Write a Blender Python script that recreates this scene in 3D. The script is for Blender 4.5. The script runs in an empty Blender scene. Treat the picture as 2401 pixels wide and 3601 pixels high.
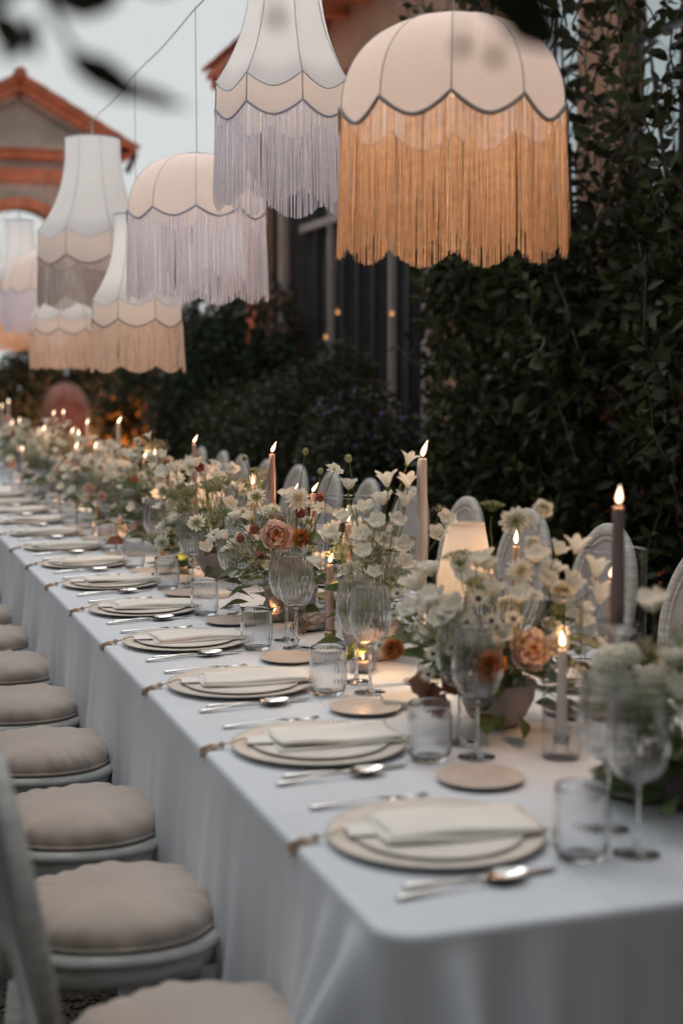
import bpy, math, random
import numpy as np
from mathutils import Vector, Matrix

# ------------------------------------------------------------------ camera, sky, sun, exposure
S = bpy.context.scene
COL = S.collection
R = math.radians
cam = bpy.data.objects.new('camera', bpy.data.cameras.new('camera'))
COL.objects.link(cam)
cam.location = (-.62, -1.62, 1.445)
cam.rotation_euler = (R(90 - 5.2), 0, R(-18.9))
cam.data.sensor_fit = 'VERTICAL'
cam.data.sensor_height = 36
cam.data.lens = 50
cam.data.clip_start = .05
cam.data.clip_end = 500
cam.data.dof.use_dof = True
cam.data.dof.focus_distance = 3.95
cam.data.dof.aperture_fstop = 2.15
S.camera = cam

SUN_EL, SUN_AZ = 58, 5          # degrees; azimuth measured from +Y towards +X (high, ahead of the camera)
W = bpy.data.worlds.new('World'); S.world = W; W.use_nodes = True
wn, wl = W.node_tree.nodes, W.node_tree.links
wn.clear()
sky = wn.new('ShaderNodeTexSky'); sky.sky_type = 'NISHITA'; sky.sun_disc = False
sky.sun_elevation = R(SUN_EL); sky.sun_rotation = R(SUN_AZ)
sky.air_density = 1.0; sky.dust_density = 3.0; sky.ozone_density = 2.0
bg1 = wn.new('ShaderNodeBackground'); bg1.inputs[1].default_value = .05
bg2 = wn.new('ShaderNodeBackground'); bg2.inputs[0].default_value = (.70, .725, .715, 1); bg2.inputs[1].default_value = 1.04
mixw = wn.new('ShaderNodeMixShader'); mixw.inputs[0].default_value = .88      # a pale veil of dusk cloud over the sky
wo = wn.new('ShaderNodeOutputWorld')
wl.new(sky.outputs[0], bg1.inputs[0]); wl.new(bg1.outputs[0], mixw.inputs[1]); wl.new(bg2.outputs[0], mixw.inputs[2])
wl.new(mixw.outputs[0], wo.inputs[0])

sd = bpy.data.lights.new('sun', 'SUN'); sd.energy = .75; sd.angle = R(35); sd.color = (1, .97, .93)
sun = bpy.data.objects.new('sun', sd); COL.objects.link(sun)
_d = Vector((math.sin(R(SUN_AZ)) * math.cos(R(SUN_EL)), math.cos(R(SUN_AZ)) * math.cos(R(SUN_EL)), math.sin(R(SUN_EL))))
sun.rotation_euler = (-_d).to_track_quat('-Z', 'Y').to_euler()

vs = S.view_settings
vs.view_transform = 'Standard'; vs.look = 'None'; vs.gamma = 1; vs.exposure = 0.0; vs.use_curve_mapping = False
cy = S.cycles
cy.use_denoising = True
try: cy.denoiser = 'OPENIMAGEDENOISE'
except Exception: pass
cy.max_bounces = 14; cy.diffuse_bounces = 3; cy.glossy_bounces = 3; cy.transmission_bounces = 14; cy.transparent_max_bounces = 40
cy.caustics_reflective = False; cy.caustics_refractive = True
cy.sample_clamp_indirect = 3; cy.sample_clamp_direct = 12
cy.use_light_tree = True
cy.use_adaptive_sampling = True; cy.adaptive_threshold = .012

# ------------------------------------------------------------------ materials
MATS = {}
def mat(name, col, rough=.6, var=.12, scale=8., bump=0., bscale=60., spec=.3, transl=0., metal=0., sheen=0., stretch=None):
    """procedural surface: noise-varied colour, fine bump, optional translucency"""
    m = bpy.data.materials.new(name); m.use_nodes = True
    n, l = m.node_tree.nodes, m.node_tree.links
    p = n['Principled BSDF']; out = n['Material Output']
    p.inputs['Roughness'].default_value = rough
    p.inputs['Metallic'].default_value = metal
    p.inputs['Specular IOR Level'].default_value = spec
    if sheen: p.inputs['Sheen Weight'].default_value = sheen
    tc = n.new('ShaderNodeTexCoord'); mp = n.new('ShaderNodeMapping')
    l.new(tc.outputs['Object'], mp.inputs[0])
    if stretch: mp.inputs['Scale'].default_value = stretch
    no = n.new('ShaderNodeTexNoise'); no.inputs['Scale'].default_value = scale; no.inputs['Detail'].default_value = 5
    l.new(mp.outputs[0], no.inputs['Vector'])
    cr = n.new('ShaderNodeMix'); cr.data_type = 'RGBA'
    a = [max(0, c * (1 - var)) for c in col]; b = [min(1, c * (1 + var)) for c in col]
    cr.inputs[6].default_value = (*a, 1); cr.inputs[7].default_value = (*b, 1)
    mr = n.new('ShaderNodeMapRange'); mr.inputs[1].default_value = .3; mr.inputs[2].default_value = .7
    l.new(no.outputs[0], mr.inputs[0]); l.new(mr.outputs[0], cr.inputs[0])
    l.new(cr.outputs[2], p.inputs['Base Color'])
    bn = None
    if bump:
        n2 = n.new('ShaderNodeTexNoise'); n2.inputs['Scale'].default_value = bscale; n2.inputs['Detail'].default_value = 3
        l.new(mp.outputs[0], n2.inputs['Vector'])
        bn = n.new('ShaderNodeBump'); bn.inputs['Strength'].default_value = bump; bn.inputs['Distance'].default_value = .01
        l.new(n2.outputs[0], bn.inputs['Height']); l.new(bn.outputs[0], p.inputs['Normal'])
    if transl:
        t = n.new('ShaderNodeBsdfTranslucent'); l.new(cr.outputs[2], t.inputs[0])
        mx = n.new('ShaderNodeMixShader'); mx.inputs[0].default_value = transl
        l.new(p.outputs[0], mx.inputs[1]); l.new(t.outputs[0], mx.inputs[2]); l.new(mx.outputs[0], out.inputs[0])
    MATS[name] = m
    return m

def emit_mat(name, col, strength):
    m = bpy.data.materials.new(name); m.use_nodes = True
    n, l = m.node_tree.nodes, m.node_tree.links
    n.remove(n['Principled BSDF'])
    e = n.new('ShaderNodeEmission'); e.inputs[0].default_value = (*col, 1); e.inputs[1].default_value = strength
    l.new(e.outputs[0], n['Material Output'].inputs[0])
    m.cycles.emission_sampling = 'NONE'
    MATS[name] = m
    return m

def flame_mat():
    # hotter and whiter where the flame is thick, orange towards its rim
    m = bpy.data.materials.new('flame'); m.use_nodes = True
    n, l = m.node_tree.nodes, m.node_tree.links
    n.remove(n['Principled BSDF'])
    lw = n.new('ShaderNodeLayerWeight'); lw.inputs[0].default_value = .5
    r = n.new('ShaderNodeValToRGB')
    r.color_ramp.elements[0].position = .15; r.color_ramp.elements[0].color = (1, .88, .62, 1)
    r.color_ramp.elements[1].position = .85; r.color_ramp.elements[1].color = (1, .33, .07, 1)
    l.new(lw.outputs['Facing'], r.inputs[0])
    e = n.new('ShaderNodeEmission'); e.inputs[1].default_value = 4.0
    l.new(r.outputs[0], e.inputs[0]); l.new(e.outputs[0], n['Material Output'].inputs[0])
    m.cycles.emission_sampling = 'NONE'
    MATS['flame'] = m

def glass_mat(name, tint=(.97, .975, .98), edge=(.40, .43, .46), gl=.6, base=.05, rough=.03, power=2.4):
    # thin clear glass: transparent, mirror-like and darker towards grazing angles
    m = bpy.data.materials.new(name); m.use_nodes = True
    n, l = m.node_tree.nodes, m.node_tree.links
    n.remove(n['Principled BSDF'])
    lw = n.new('ShaderNodeLayerWeight'); lw.inputs[0].default_value = .5
    pw = n.new('ShaderNodeMath'); pw.operation = 'POWER'; pw.inputs[1].default_value = power; l.new(lw.outputs['Facing'], pw.inputs[0])
    ma = n.new('ShaderNodeMath'); ma.operation = 'MULTIPLY_ADD'; ma.inputs[1].default_value = gl; ma.inputs[2].default_value = base; l.new(pw.outputs[0], ma.inputs[0])
    p2 = n.new('ShaderNodeMath'); p2.operation = 'POWER'; p2.inputs[1].default_value = power * 1.15; l.new(lw.outputs['Facing'], p2.inputs[0])
    c = n.new('ShaderNodeMix'); c.data_type = 'RGBA'; c.inputs[6].default_value = (*tint, 1); c.inputs[7].default_value = (*edge, 1); l.new(p2.outputs[0], c.inputs[0])
    t = n.new('ShaderNodeBsdfTransparent'); l.new(c.outputs[2], t.inputs[0])
    g = n.new('ShaderNodeBsdfGlossy'); g.inputs['Roughness'].default_value = rough; g.inputs[0].default_value = (.95, .97, 1, 1)
    mx = n.new('ShaderNodeMixShader'); l.new(ma.outputs[0], mx.inputs[0]); l.new(t.outputs[0], mx.inputs[1]); l.new(g.outputs[0], mx.inputs[2])
    l.new(mx.outputs[0], n['Material Output'].inputs[0])
    MATS[name] = m

def cane_mat():
    # woven cane: a fine square grid of lighter strands over darker gaps
    m = mat('cane', (.46, .47, .50), .6, .08, 10)
    n, l = m.node_tree.nodes, m.node_tree.links
    p = n['Principled BSDF']
    tc = n.new('ShaderNodeTexCoord')
    w1 = n.new('ShaderNodeTexWave'); w1.bands_direction = 'Y'; w1.inputs['Scale'].default_value = 42
    w2 = n.new('ShaderNodeTexWave'); w2.bands_direction = 'Z'; w2.inputs['Scale'].default_value = 42
    l.new(tc.outputs['Object'], w1.inputs[0]); l.new(tc.outputs['Object'], w2.inputs[0])
    mul = n.new('ShaderNodeMath'); mul.operation = 'MAXIMUM'; l.new(w1.outputs['Fac'], mul.inputs[0]); l.new(w2.outputs['Fac'], mul.inputs[1])
    r = n.new('ShaderNodeValToRGB'); r.color_ramp.elements[0].color = (.10, .10, .115, 1); r.color_ramp.elements[1].color = (.56, .57, .60, 1)
    r.color_ramp.elements[0].position = .35; r.color_ramp.elements[1].position = .8
    l.new(mul.outputs[0], r.inputs[0]); l.new(r.outputs[0], p.inputs['Base Color'])

def fabric(name, col, transl, w=900., amt=.15, var=.06):
    # fine woven cloth
    m = mat(name, col, .85, var, 5, transl=transl, spec=.1)
    n, l = m.node_tree.nodes, m.node_tree.links
    tc = n.new('ShaderNodeTexCoord')
    nz = n.new('ShaderNodeTexNoise'); nz.inputs['Scale'].default_value = w; l.new(tc.outputs['Object'], nz.inputs['Vector'])
    b = n.new('ShaderNodeBump'); b.inputs['Strength'].default_value = amt; b.inputs['Distance'].default_value = .002
    l.new(nz.outputs[0], b.inputs['Height']); l.new(b.outputs[0], n['Principled BSDF'].inputs['Normal'])
    return m

flame_mat(); cane_mat()
def solid_glass(name):
    m = bpy.data.materials.new(name); m.use_nodes = True
    n, l = m.node_tree.nodes, m.node_tree.links
    n.remove(n['Principled BSDF'])
    g = n.new('ShaderNodeBsdfGlass'); g.inputs['IOR'].default_value = 1.38; g.inputs['Roughness'].default_value = 0.; g.inputs[0].default_value = (.985, .99, .995, 1)
    l.new(g.outputs[0], n['Material Output'].inputs[0])
    MATS[name] = m
solid_glass('crystal')
glass_mat('glass'); glass_mat('ribbed_glass', (.94, .95, .96), (.16, .17, .20), .95, .05, .05, 1.25); glass_mat('cylinder_glass', (.97, .975, .98), (.55, .57, .6), .5)
fabric('linen', (.75, .785, .85), .0, 700, .25, .03)
fabric('napkin_cloth', (.88, .85, .81), .0, 500, .3)
fabric('shade_cloth', (.93, .84, .80), .50, 900, .1, .03)
fabric('shade_white', (.90, .92, .95), .42, 900, .1, .03)
fabric('band_cloth', (.88, .79, .74), .46, 900, .1, .03)
fabric('table_shade', (.88, .80, .74), .30, 900, .1, .03)
fabric('velvet', (.48, .405, .36), .0, 300, .3, .10).node_tree.nodes['Principled BSDF'].inputs['Sheen Weight'].default_value = .35
mat('fringe_orange', (.94, .56, .33), .7, .22, 60, transl=.45)
mat('fringe_lilac', (.90, .88, 1.0), .7, .08, 60, transl=.45)
mat('fringe_taupe', (.60, .52, .49), .7, .10, 60, transl=.3)
mat('fringe_beige', (.92, .77, .66), .7, .08, 60, transl=.42)
mat('fringe_tan', (.82, .58, .36), .7, .10, 60, transl=.42)
mat('fringe_white', (.88, .80, .70), .7, .05, 40, transl=.5)
mat('trim_grey', (.43, .40, .40), .8, .1, 40, .3, 400)
mat('trim_lilac', (.60, .60, .72), .8, .1, 40, .3, 400)
mat('trim_taupe', (.42, .36, .34), .8, .1, 40)
mat('seam_blue', (.54, .58, .63), .8, .1, 40)
mat('cable', (.28, .28, .28), .6)
mat('bulb_cord', (.55, .52, .48), .6)
mat('limed_wood', (.56, .57, .56), .55, .22, 14, .25, 90, stretch=(1, 1, 6))
mat('charger', (.76, .71, .65), .35, .07, 30, .15, 160, spec=.45)
mat('stoneware', (.83, .80, .76), .32, .04, 30, .1, 100, spec=.5)
mat('rose_plate', (.66, .58, .53), .30, .08, 25, .1, 100, spec=.5)
mat('card', (.86, .85, .84), .7, .02, 30)
mat('card_edge', (.16, .07, .08), .7, .1, 30)
mat('tassel', (.58, .44, .34), .8, .2, 60)
mat('silver', (.80, .78, .76), .16, .05, 20, metal=1.)
mat('bowl_grey', (.42, .37, .37), .45, .10, 20, .3, 60)
mat('bowl_dark', (.10, .08, .075), .45, .2, 20, .3, 60)
mat('stone_rough', (.36, .34, .33), .9, .45, 38, .9, 50)
mat('hex_slab', (.78, .72, .64), .6, .06, 14, .15, 50)
mat('wax_white', (.80, .74, .70), .45, .03, 20, transl=.25)
mat('wax_blush', (.74, .54, .46), .45, .05, 20, transl=.2)
mat('wax_rose', (.66, .45, .40), .45, .05, 20, transl=.15)
mat('wax_taupe', (.30, .225, .215), .45, .05, 20, transl=.12)
mat('wick', (.02, .015, .01), .9)
mat('white_ceramic', (.80, .78, .76), .3, .04, 20)
mat('brass', (.55, .42, .24), .3, .1, 20, metal=1.)
emit_mat('bulb_glow', (1, .72, .42), 2.2)
emit_mat('fairy_bulb', (1, .45, .16), .9)
mat('petal_white', (.95, .935, .86), .55, .04, 30, transl=.42)
mat('petal_cream', (.92, .84, .66), .55, .06, 30, transl=.4)
mat('petal_blush', (.93, .72, .62), .55, .08, 30, transl=.38)
mat('petal_peach', (.82, .36, .13), .55, .15, 30, transl=.3)
mat('petal_pink', (.62, .27, .24), .55, .15, 30, transl=.3)
mat('petal_rust', (.42, .14, .06), .55, .2, 30, transl=.25)
mat('flower_green', (.32, .36, .20), .7, .3, 80, transl=.2)
mat('floret', (.62, .59, .44), .7, .25, 90, transl=.25)
mat('lace', (.44, .47, .29), .7, .3, 90, transl=.25)
mat('seed_dark', (.08, .035, .045), .7, .3, 60)
mat('yolk', (.52, .34, .08), .7, .2, 60)
mat('stem', (.15, .19, .06), .6, .25, 40)
mat('leaf_bouquet', (.085, .125, .045), .5, .3, 20, transl=.25)
mat('leaf_rust', (.17, .065, .035), .5, .3, 20, transl=.2)
mat('pod', (.32, .23, .13), .7, .3, 60)
mat('leaf_dark', (.030, .034, .021), .55, .5, 3, transl=.18, spec=.22)
mat('leaf_new', (.075, .095, .032), .45, .4, 3, transl=.3, spec=.3)
mat('leaf_mid', (.045, .058, .025), .5, .45, 3, transl=.22, spec=.28)
mat('leaf_shrub', (.045, .062, .034), .55, .4, 2, transl=.15)
mat('leaf_cypress', (.026, .042, .026), .6, .4, 2, transl=.1)
mat('lavender', (.22, .14, .34), .7, .3, 30, transl=.2)
mat('bark', (.11, .085, .07), .85, .35, 9, .7, 30)
mat('bark_pale', (.42, .35, .33), .85, .25, 9, .5, 30)
mat('plaster_peach', (.50, .29, .20), .85, .14, 2.5, .25, 40)
mat('plaster_grey', (.46, .38, .33), .85, .16, 2.5, .3, 40)
mat('terracotta', (.56, .21, .12), .8, .25, 5, .3, 40)
mat('terracotta_tile', (.48, .17, .10), .8, .35, 4, .4, 40)
mat('brick_oven', (.30, .15, .12), .9, .35, 7, .6, 30)
mat('metal_dark', (.045, .046, .05), .5, .2, 8)
mat('metal_pale', (.42, .38, .36), .5, .1, 8)
mat('curtain_dark', (.055, .057, .064), .8, .2, 6)
mat('window_frame', (.05, .05, .06), .5, .1, 10)
mat('pane', (.55, .62, .64), .06, .02, 3, spec=1., metal=.85)
mat('gravel', (.085, .07, .055), .95, .6, 60, 1.0, 90)
mat('pebble', (.14, .12, .10), .9, .5, 300)

# ------------------------------------------------------------------ mesh helpers
class MB:
    def __init__(self): self.v = []; self.f = []; self.m = []
    def add(self, v, f, mi=0, T=None):
        o = len(self.v)
        if T is not None: v = [T @ Vector(p) for p in v]
        self.v += [tuple(p) for p in v]; self.f += [tuple(i + o for i in q) for q in f]; self.m += [mi] * len(f)
        return self
    def box(self, c, s, mi=0, T=None):
        x, y, z = (a / 2 for a in s); cx, cy_, cz = c
        v = [(cx + i * x, cy_ + j * y, cz + k * z) for i in (-1, 1) for j in (-1, 1) for k in (-1, 1)]
        return self.add(v, [(0, 1, 3, 2), (4, 6, 7, 5), (0, 4, 5, 1), (2, 3, 7, 6), (0, 2, 6, 4), (1, 5, 7, 3)], mi, T)
    def lathe(self, prof, n=24, mi=0, rib=None, T=None, phase=0.):
        v, f = [], []
        for k, (r, z) in enumerate(prof):
            for i in range(n):
                a = 2 * math.pi * i / n + phase
                rr = r * (1 + (rib(a, k / (len(prof) - 1)) if rib else 0))
                v.append((rr * math.cos(a), rr * math.sin(a), z))
        for k in range(len(prof) - 1):
            for i in range(n):
                j = (i + 1) % n
                f.append((k * n + i, k * n + j, (k + 1) * n + j, (k + 1) * n + i))
        return self.add(v, f, mi, T)
    def tube(self, pts, r, n=6, mi=0, cap=True, T=None, flat=1.):
        pts = [Vector(p) for p in pts]; N = len(pts)
        rs = r if isinstance(r, (list, tuple)) else [r] * N
        v, f = [], []
        t0 = (pts[1] - pts[0]).normalized()
        up = Vector((0, 0, 1)) if abs(t0.z) < .9 else Vector((1, 0, 0))
        a = t0.cross(up).normalized()
        for k in range(N):
            t = (pts[min(k + 1, N - 1)] - pts[max(k - 1, 0)])
            t = t.normalized() if t.length > 1e-9 else t0
            a = a - t * a.dot(t)
            a = a.normalized() if a.length > 1e-6 else t.orthogonal().normalized()
            b = t.cross(a)
            for i in range(n):
                q = 2 * math.pi * i / n
                v.append(pts[k] + (a * math.cos(q) + b * math.sin(q) * flat) * rs[k])
        for k in range(N - 1):
            for i in range(n):
                j = (i + 1) % n
                f.append((k * n + i, k * n + j, (k + 1) * n + j, (k + 1) * n + i))
        if cap: f.append(tuple(range(n - 1, -1, -1))); f.append(tuple((N - 1) * n + i for i in range(n)))
        return self.add(v, f, mi, T)
    def ring(self, fn, N, r, n=6, mi=0, T=None, flat=1.):
        """closed tube along fn(t), t in 0..1"""
        P = [Vector(fn(k / N)) for k in range(N)]
        v, f = [], []
        for k in range(N):
            t = (P[(k + 1) % N] - P[k - 1]).normalized()
            a = Vector((0, 0, 1)) - t * t.z
            a = a.normalized() if a.length > 1e-4 else Vector((1, 0, 0))
            b = t.cross(a)
            for i in range(n):
                q = 2 * math.pi * (i + .5) / n
                v.append(P[k] + a * math.cos(q) * r + b * math.sin(q) * r * flat)
        for k in range(N):
            for i in range(n):
                j = (i + 1) % n; kk = (k + 1) % N
                f.append((k * n + i, k * n + j, kk * n + j, kk * n + i))
        return self.add(v, f, mi, T)
    def ball(self, c, r, n=8, mi=0, sq=(1, 1, 1), T=None):
        v, f = [(c[0], c[1], c[2] + r * sq[2])], []
        h = max(3, n // 2)
        for k in range(1, h):
            th = math.pi * k / h
            for i in range(n):
                a = 2 * math.pi * i / n
                v.append((c[0] + r * sq[0] * math.sin(th) * math.cos(a), c[1] + r * sq[1] * math.sin(th) * math.sin(a), c[2] + r * sq[2] * math.cos(th)))
        v.append((c[0], c[1], c[2] - r * sq[2]))
        for i in range(n):
            j = (i + 1) % n
            f.append((0, 1 + i, 1 + j))
            for k in range(h - 2): f.append((1 + k * n + i, 1 + (k + 1) * n + i, 1 + (k + 1) * n + j, 1 + k * n + j))
            f.append((len(v) - 1, 1 + (h - 2) * n + j, 1 + (h - 2) * n + i))
        return self.add(v, f, mi, T)
    def mesh(self, name, mats, smooth=True):
        me = bpy.data.meshes.new(name)
        me.from_pydata(self.v, [], self.f)
        for k in (mats if isinstance(mats, (list, tuple)) else [mats]): me.materials.append(MATS[k])
        me.polygons.foreach_set('material_index', self.m)
        if smooth: me.polygons.foreach_set('use_smooth', [True] * len(self.f))
        me.update()
        return me

def npmesh(name, verts, faces, mats, smooth=False, mi=None):
    """fast mesh from numpy arrays; faces (n,k)"""
    me = bpy.data.meshes.new(name)
    n, k = faces.shape
    me.vertices.add(len(verts)); me.vertices.foreach_set('co', np.asarray(verts, np.float32).ravel())
    me.loops.add(n * k); me.loops.foreach_set('vertex_index', faces.astype(np.int32).ravel())
    me.polygons.add(n); me.polygons.foreach_set('loop_start', np.arange(0, n * k, k, dtype=np.int32)); me.polygons.foreach_set('loop_total', np.full(n, k, np.int32))
    for q in (mats if isinstance(mats, (list, tuple)) else [mats]): me.materials.append(MATS[q])
    if mi is not None: me.polygons.foreach_set('material_index', np.asarray(mi, np.int32))
    if smooth: me.polygons.foreach_set('use_smooth', np.ones(n, bool))
    me.update(calc_edges=True)
    return me

def tag(o, label, cat, group=None, kind=None):
    o['label'] = label; o['category'] = cat
    if group: o['group'] = group
    if kind: o['kind'] = kind
    return o
def thing(name, label, cat, loc=(0, 0, 0), rz=0., group=None):
    o = bpy.data.objects.new(name, None); o.empty_display_size = .05
    COL.objects.link(o); o.location = loc; o.rotation_euler = (0, 0, rz)
    return tag(o, label, cat, group)
def part(name, me, parent=None, loc=(0, 0, 0), rot=None, scale=None, mtx=None, kind=None):
    o = bpy.data.objects.new(name, me); COL.objects.link(o)
    if parent is not None: o.parent = parent
    if mtx is not None: o.matrix_basis = mtx
    else:
        o.location = loc
        if rot is not None: o.rotation_euler = rot
        if scale is not None: o.scale = (scale,) * 3 if isinstance(scale, (int, float)) else scale
    if kind: o['kind'] = kind
    return o
def solo(name, me, label, cat, loc=(0, 0, 0), rz=0., group=None, scale=None):
    o = part(name, me, None, loc, (0, 0, rz), scale)
    return tag(o, label, cat, group)
def structure(name, me, loc=(0, 0, 0)):
    o = part(name, me, None, loc); o['kind'] = 'structure'; return o
def lamp_light(name, parent, loc, watts, col, rad):
    d = bpy.data.lights.new(name, 'POINT'); d.energy = watts; d.color = col; d.shadow_soft_size = rad
    o = bpy.data.objects.new(name, d); COL.objects.link(o); o.parent = parent; o.location = loc
    return o
ORD = ['first', 'second', 'third', 'fourth', 'fifth', 'sixth', 'seventh', 'eighth', 'ninth', 'tenth', 'eleventh', 'twelfth', 'thirteenth', 'fourteenth', 'fifteenth', 'sixteenth', 'seventeenth', 'eighteenth']
rng = random.Random(7)
nrg = np.random.default_rng(7)

def leaf_cloud(name, P, size, mats, aspect=.42, fold=.25, droop=.3, nmat=1, dirs=None):
    """leaf-sized folded faces at points P (n,3): each leaf a kite of two quads"""
    n = len(P)
    d = nrg.normal(size=(n, 3)) if dirs is None else dirs + nrg.normal(size=(n, 3)) * .5
    d[:, 2] -= droop; d /= np.linalg.norm(d, axis=1)[:, None]
    u = nrg.normal(size=(n, 3)); s = np.cross(d, u); s /= np.linalg.norm(s, axis=1)[:, None] + 1e-9
    nn = np.cross(d, s)
    L = (size * nrg.uniform(.6, 1.25, n))[:, None]; w = L * aspect * .5
    base = P; tip = P + d * L; mid = P + d * L * .45
    a = mid + s * w + nn * w * fold; b = mid - s * w + nn * w * fold
    a2 = P + d * L * .78 + s * w * .62 + nn * w * fold * .5; b2 = P + d * L * .78 - s * w * .62 + nn * w * fold * .5
    V = np.stack([base, a, a2, tip, b2, b], 1).reshape(-1, 3)
    i = np.arange(n)[:, None] * 6
    F = np.concatenate([i + np.array([[0, 1, 2, 3]]), i + np.array([[0, 3, 4, 5]])], 1).reshape(-1, 4)
    mi = np.repeat(nrg.integers(0, nmat, n), 2)
    return npmesh(name, V, F, mats, False, mi)

# ================================================================== THE SETTING
# ground
g = MB()
N = 40
xs = np.linspace(-150, 150, N); ys = np.linspace(-100, 250, N)
g.add([(x, y, 0) for y in ys for x in xs], [(j * N + i, j * N + i + 1, (j + 1) * N + i + 1, (j + 1) * N + i) for j in range(N - 1) for i in range(N - 1)])
structure('ground', g.mesh('ground', 'gravel'), (0, 0, 0))
# loose gravel beside the table
n = 30000
P = np.stack([-nrg.beta(1, 2.2, n) * 4 + .05, nrg.beta(1.1, 2, n) * 9 - 1.4, np.full(n, .004)], 1)
r = nrg.uniform(.004, .011, n)
oc = np.array([[1, 0, 0], [0, 1, 0], [-1, 0, 0], [0, -1, 0], [0, 0, .7], [0, 0, -.7]])
V = (P[:, None, :] + oc[None] * r[:, None, None] * nrg.uniform(.6, 1.2, (n, 6, 1))).reshape(-1, 3)
tf = np.array([[0, 1, 4], [1, 2, 4], [2, 3, 4], [3, 0, 4], [1, 0, 5], [2, 1, 5], [3, 2, 5], [0, 3, 5]])
F = (np.arange(n)[:, None, None] * 6 + tf[None]).reshape(-1, 3)
o = structure('gravel', npmesh('gravel', V, F, 'pebble', False)); o['kind'] = 'stuff'; o['label'] = 'loose dark gravel around the chair legs'; o['category'] = 'gravel'

# ------------------------------------------------------------------ house along the hedge side
HX = 3.5
def house():
    t = thing('house', 'long peach plastered house with dark curtained glazing behind the climbing shrub', 'house', (HX, 6, 0))
    def B(name, c, s, m, parent=t):
        return part(name, MB().box((0, 0, 0), s).mesh(name, m, False), parent, c)
    # wall pieces around the openings (house local frame: y-6)
    # openings: tall window y 4.5..6.0 z 2.0..4.4 ; glazed front y 8.2..14.9 z .5..4.1
    D = .35
    def wall(y0, y1, z0, z1):
        B('wall', (D / 2, (y0 + y1) / 2 - 6, (z0 + z1) / 2), (D, y1 - y0, z1 - z0), 'plaster_peach')
    wall(-3, 4.55, 0, 4.67); wall(4.55, 5.6, 0, 2.35); wall(4.55, 5.6, 4.35, 4.67); wall(5.6, 6.1, 0, 4.67); wall(6.1, 7.0, 0, 2.35); wall(6.1, 7.0, 4.35, 4.67); wall(7.0, 8.2, 0, 4.67)
    wall(8.2, 13.3, 0, .45); wall(8.2, 13.3, 4.15, 4.67); wall(13.3, 13.6, 0, 4.67)
    B('wall', (2.5, 7.6 - .15, 2.335), (4.3, .3, 4.67), 'plaster_peach')
    # tall window, two leaves of panes
    for yc, ww in ((5.075, 1.04), (6.55, .89)):
        w = B('window', (.12, yc - 6, 3.35), (.05, ww, 1.99), 'window_frame')
        for k in range(2):
            for j in range(2):
                part('pane', MB().box((0, 0, 0), (.02, ww * .39, .88)).mesh('pane', 'pane', False), w, (-.03, (-.235 + .47 * k) * ww, -.47 + .94 * j))
        part('sill', MB().box((0, 0, 0), (.3, ww + .12, .07)).mesh('sill', 'plaster_grey', False), w, (-.16, 0, -1.03))
    # dark glazed front: folded curtain behind, metal bars, pale posts
    gl = part('glazing', MB().box((0, 0, 0), (.02, 5.1, 3.7)).mesh('glazing', 'metal_dark', False), t, (.33, 10.75 - 6, 2.3))
    y = 8.25; k = 0
    cm = MB(); prof = []
    for q in range(9): prof.append((-.075 * math.sin(math.pi * q / 8), (q / 8 - .5) * .115))
    v = [(a, b, z) for z in (-1.82, 1.82) for a, b in prof]
    cm.add(v, [(i, i + 1, i + 10, i + 9) for i in range(8)])
    cme = cm.mesh('curtain_fold', 'curtain_dark')
    while y < 13.2:
        part('curtain_fold', cme, gl, (-.05 - .02 * rng.random(), y + .06 - 10.75, 0), None, (1, rng.uniform(.7, 1.0), 1))
        y += .125
    for yy in (8.7, 9.1, 9.5, 9.9, 10.3, 10.7, 11.1, 11.5, 12.5, 12.95):
        part('glazing_bar', MB().box((0, 0, 0), (.05, .045, 3.66)).mesh('glazing_bar', 'metal_pale' if yy in (9.5, 11.1) else 'metal_dark', False), t, (.13, yy - 6, 2.3))
    for zz, y0, y1 in ((2.95, 8.22, 12.0), (2.35, 12.4, 13.28), (4.05, 8.22, 13.28)):
        part('cross_bar', MB().box((0, 0, 0), (.055, y1 - y0, .07)).mesh('cross_bar', 'metal_pale', False), t, (.128, (y0 + y1) / 2 - 6, zz))
    pm = MB().lathe([(.085, 0), (.085, .1), (.068, .14), (.062, 3.9), (.085, 3.95), (.085, 4.14)], 14).mesh('post', 'bark_pale')
    for yy in (12.1, 8.3): part('post', pm, t, (-.02, yy - 6, .0))
    # roof with eave boards and tiles
    rf = part('roof', MB().add([(-.40, -9.2, 4.69), (-.40, 7.75, 4.69), (3.2, 7.75, 6.22), (3.2, -9.2, 6.22), (-.40, -9.2, 4.77), (-.40, 7.75, 4.77), (3.2, 7.75, 6.32), (3.2, -9.2, 6.32)],
        [(3, 2, 1, 0), (4, 5, 6, 7), (0, 1, 5, 4), (1, 2, 6, 5), (2, 3, 7, 6), (3, 0, 4, 7)]).mesh('roof', 'terracotta', False), t)
    tm = MB()
    a = [(-.0 + 0, .07 * math.cos(q), .05 * math.sin(q)) for q in np.linspace(0, math.pi, 6)]
    tm.add(a + [(.5, p[1] * .8, p[2] + .215) for p in a], [(i, i + 1, i + 7, i + 6) for i in range(5)])
    tme = tm.mesh('roof_tile', 'terracotta_tile')
    for k in range(60): part('roof_tile', tme, rf, (-.45 + .01 * rng.random(), 7.7 - .16 * k, 4.78))
    rm = MB().box((0, 0, 0), (.38, .08, .12)).mesh('rafter', 'terracotta', False)
    for k in range(18): part('rafter', rm, rf, (-.2, 7.55 - .55 * k, 4.63))
    return t
house()

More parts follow.
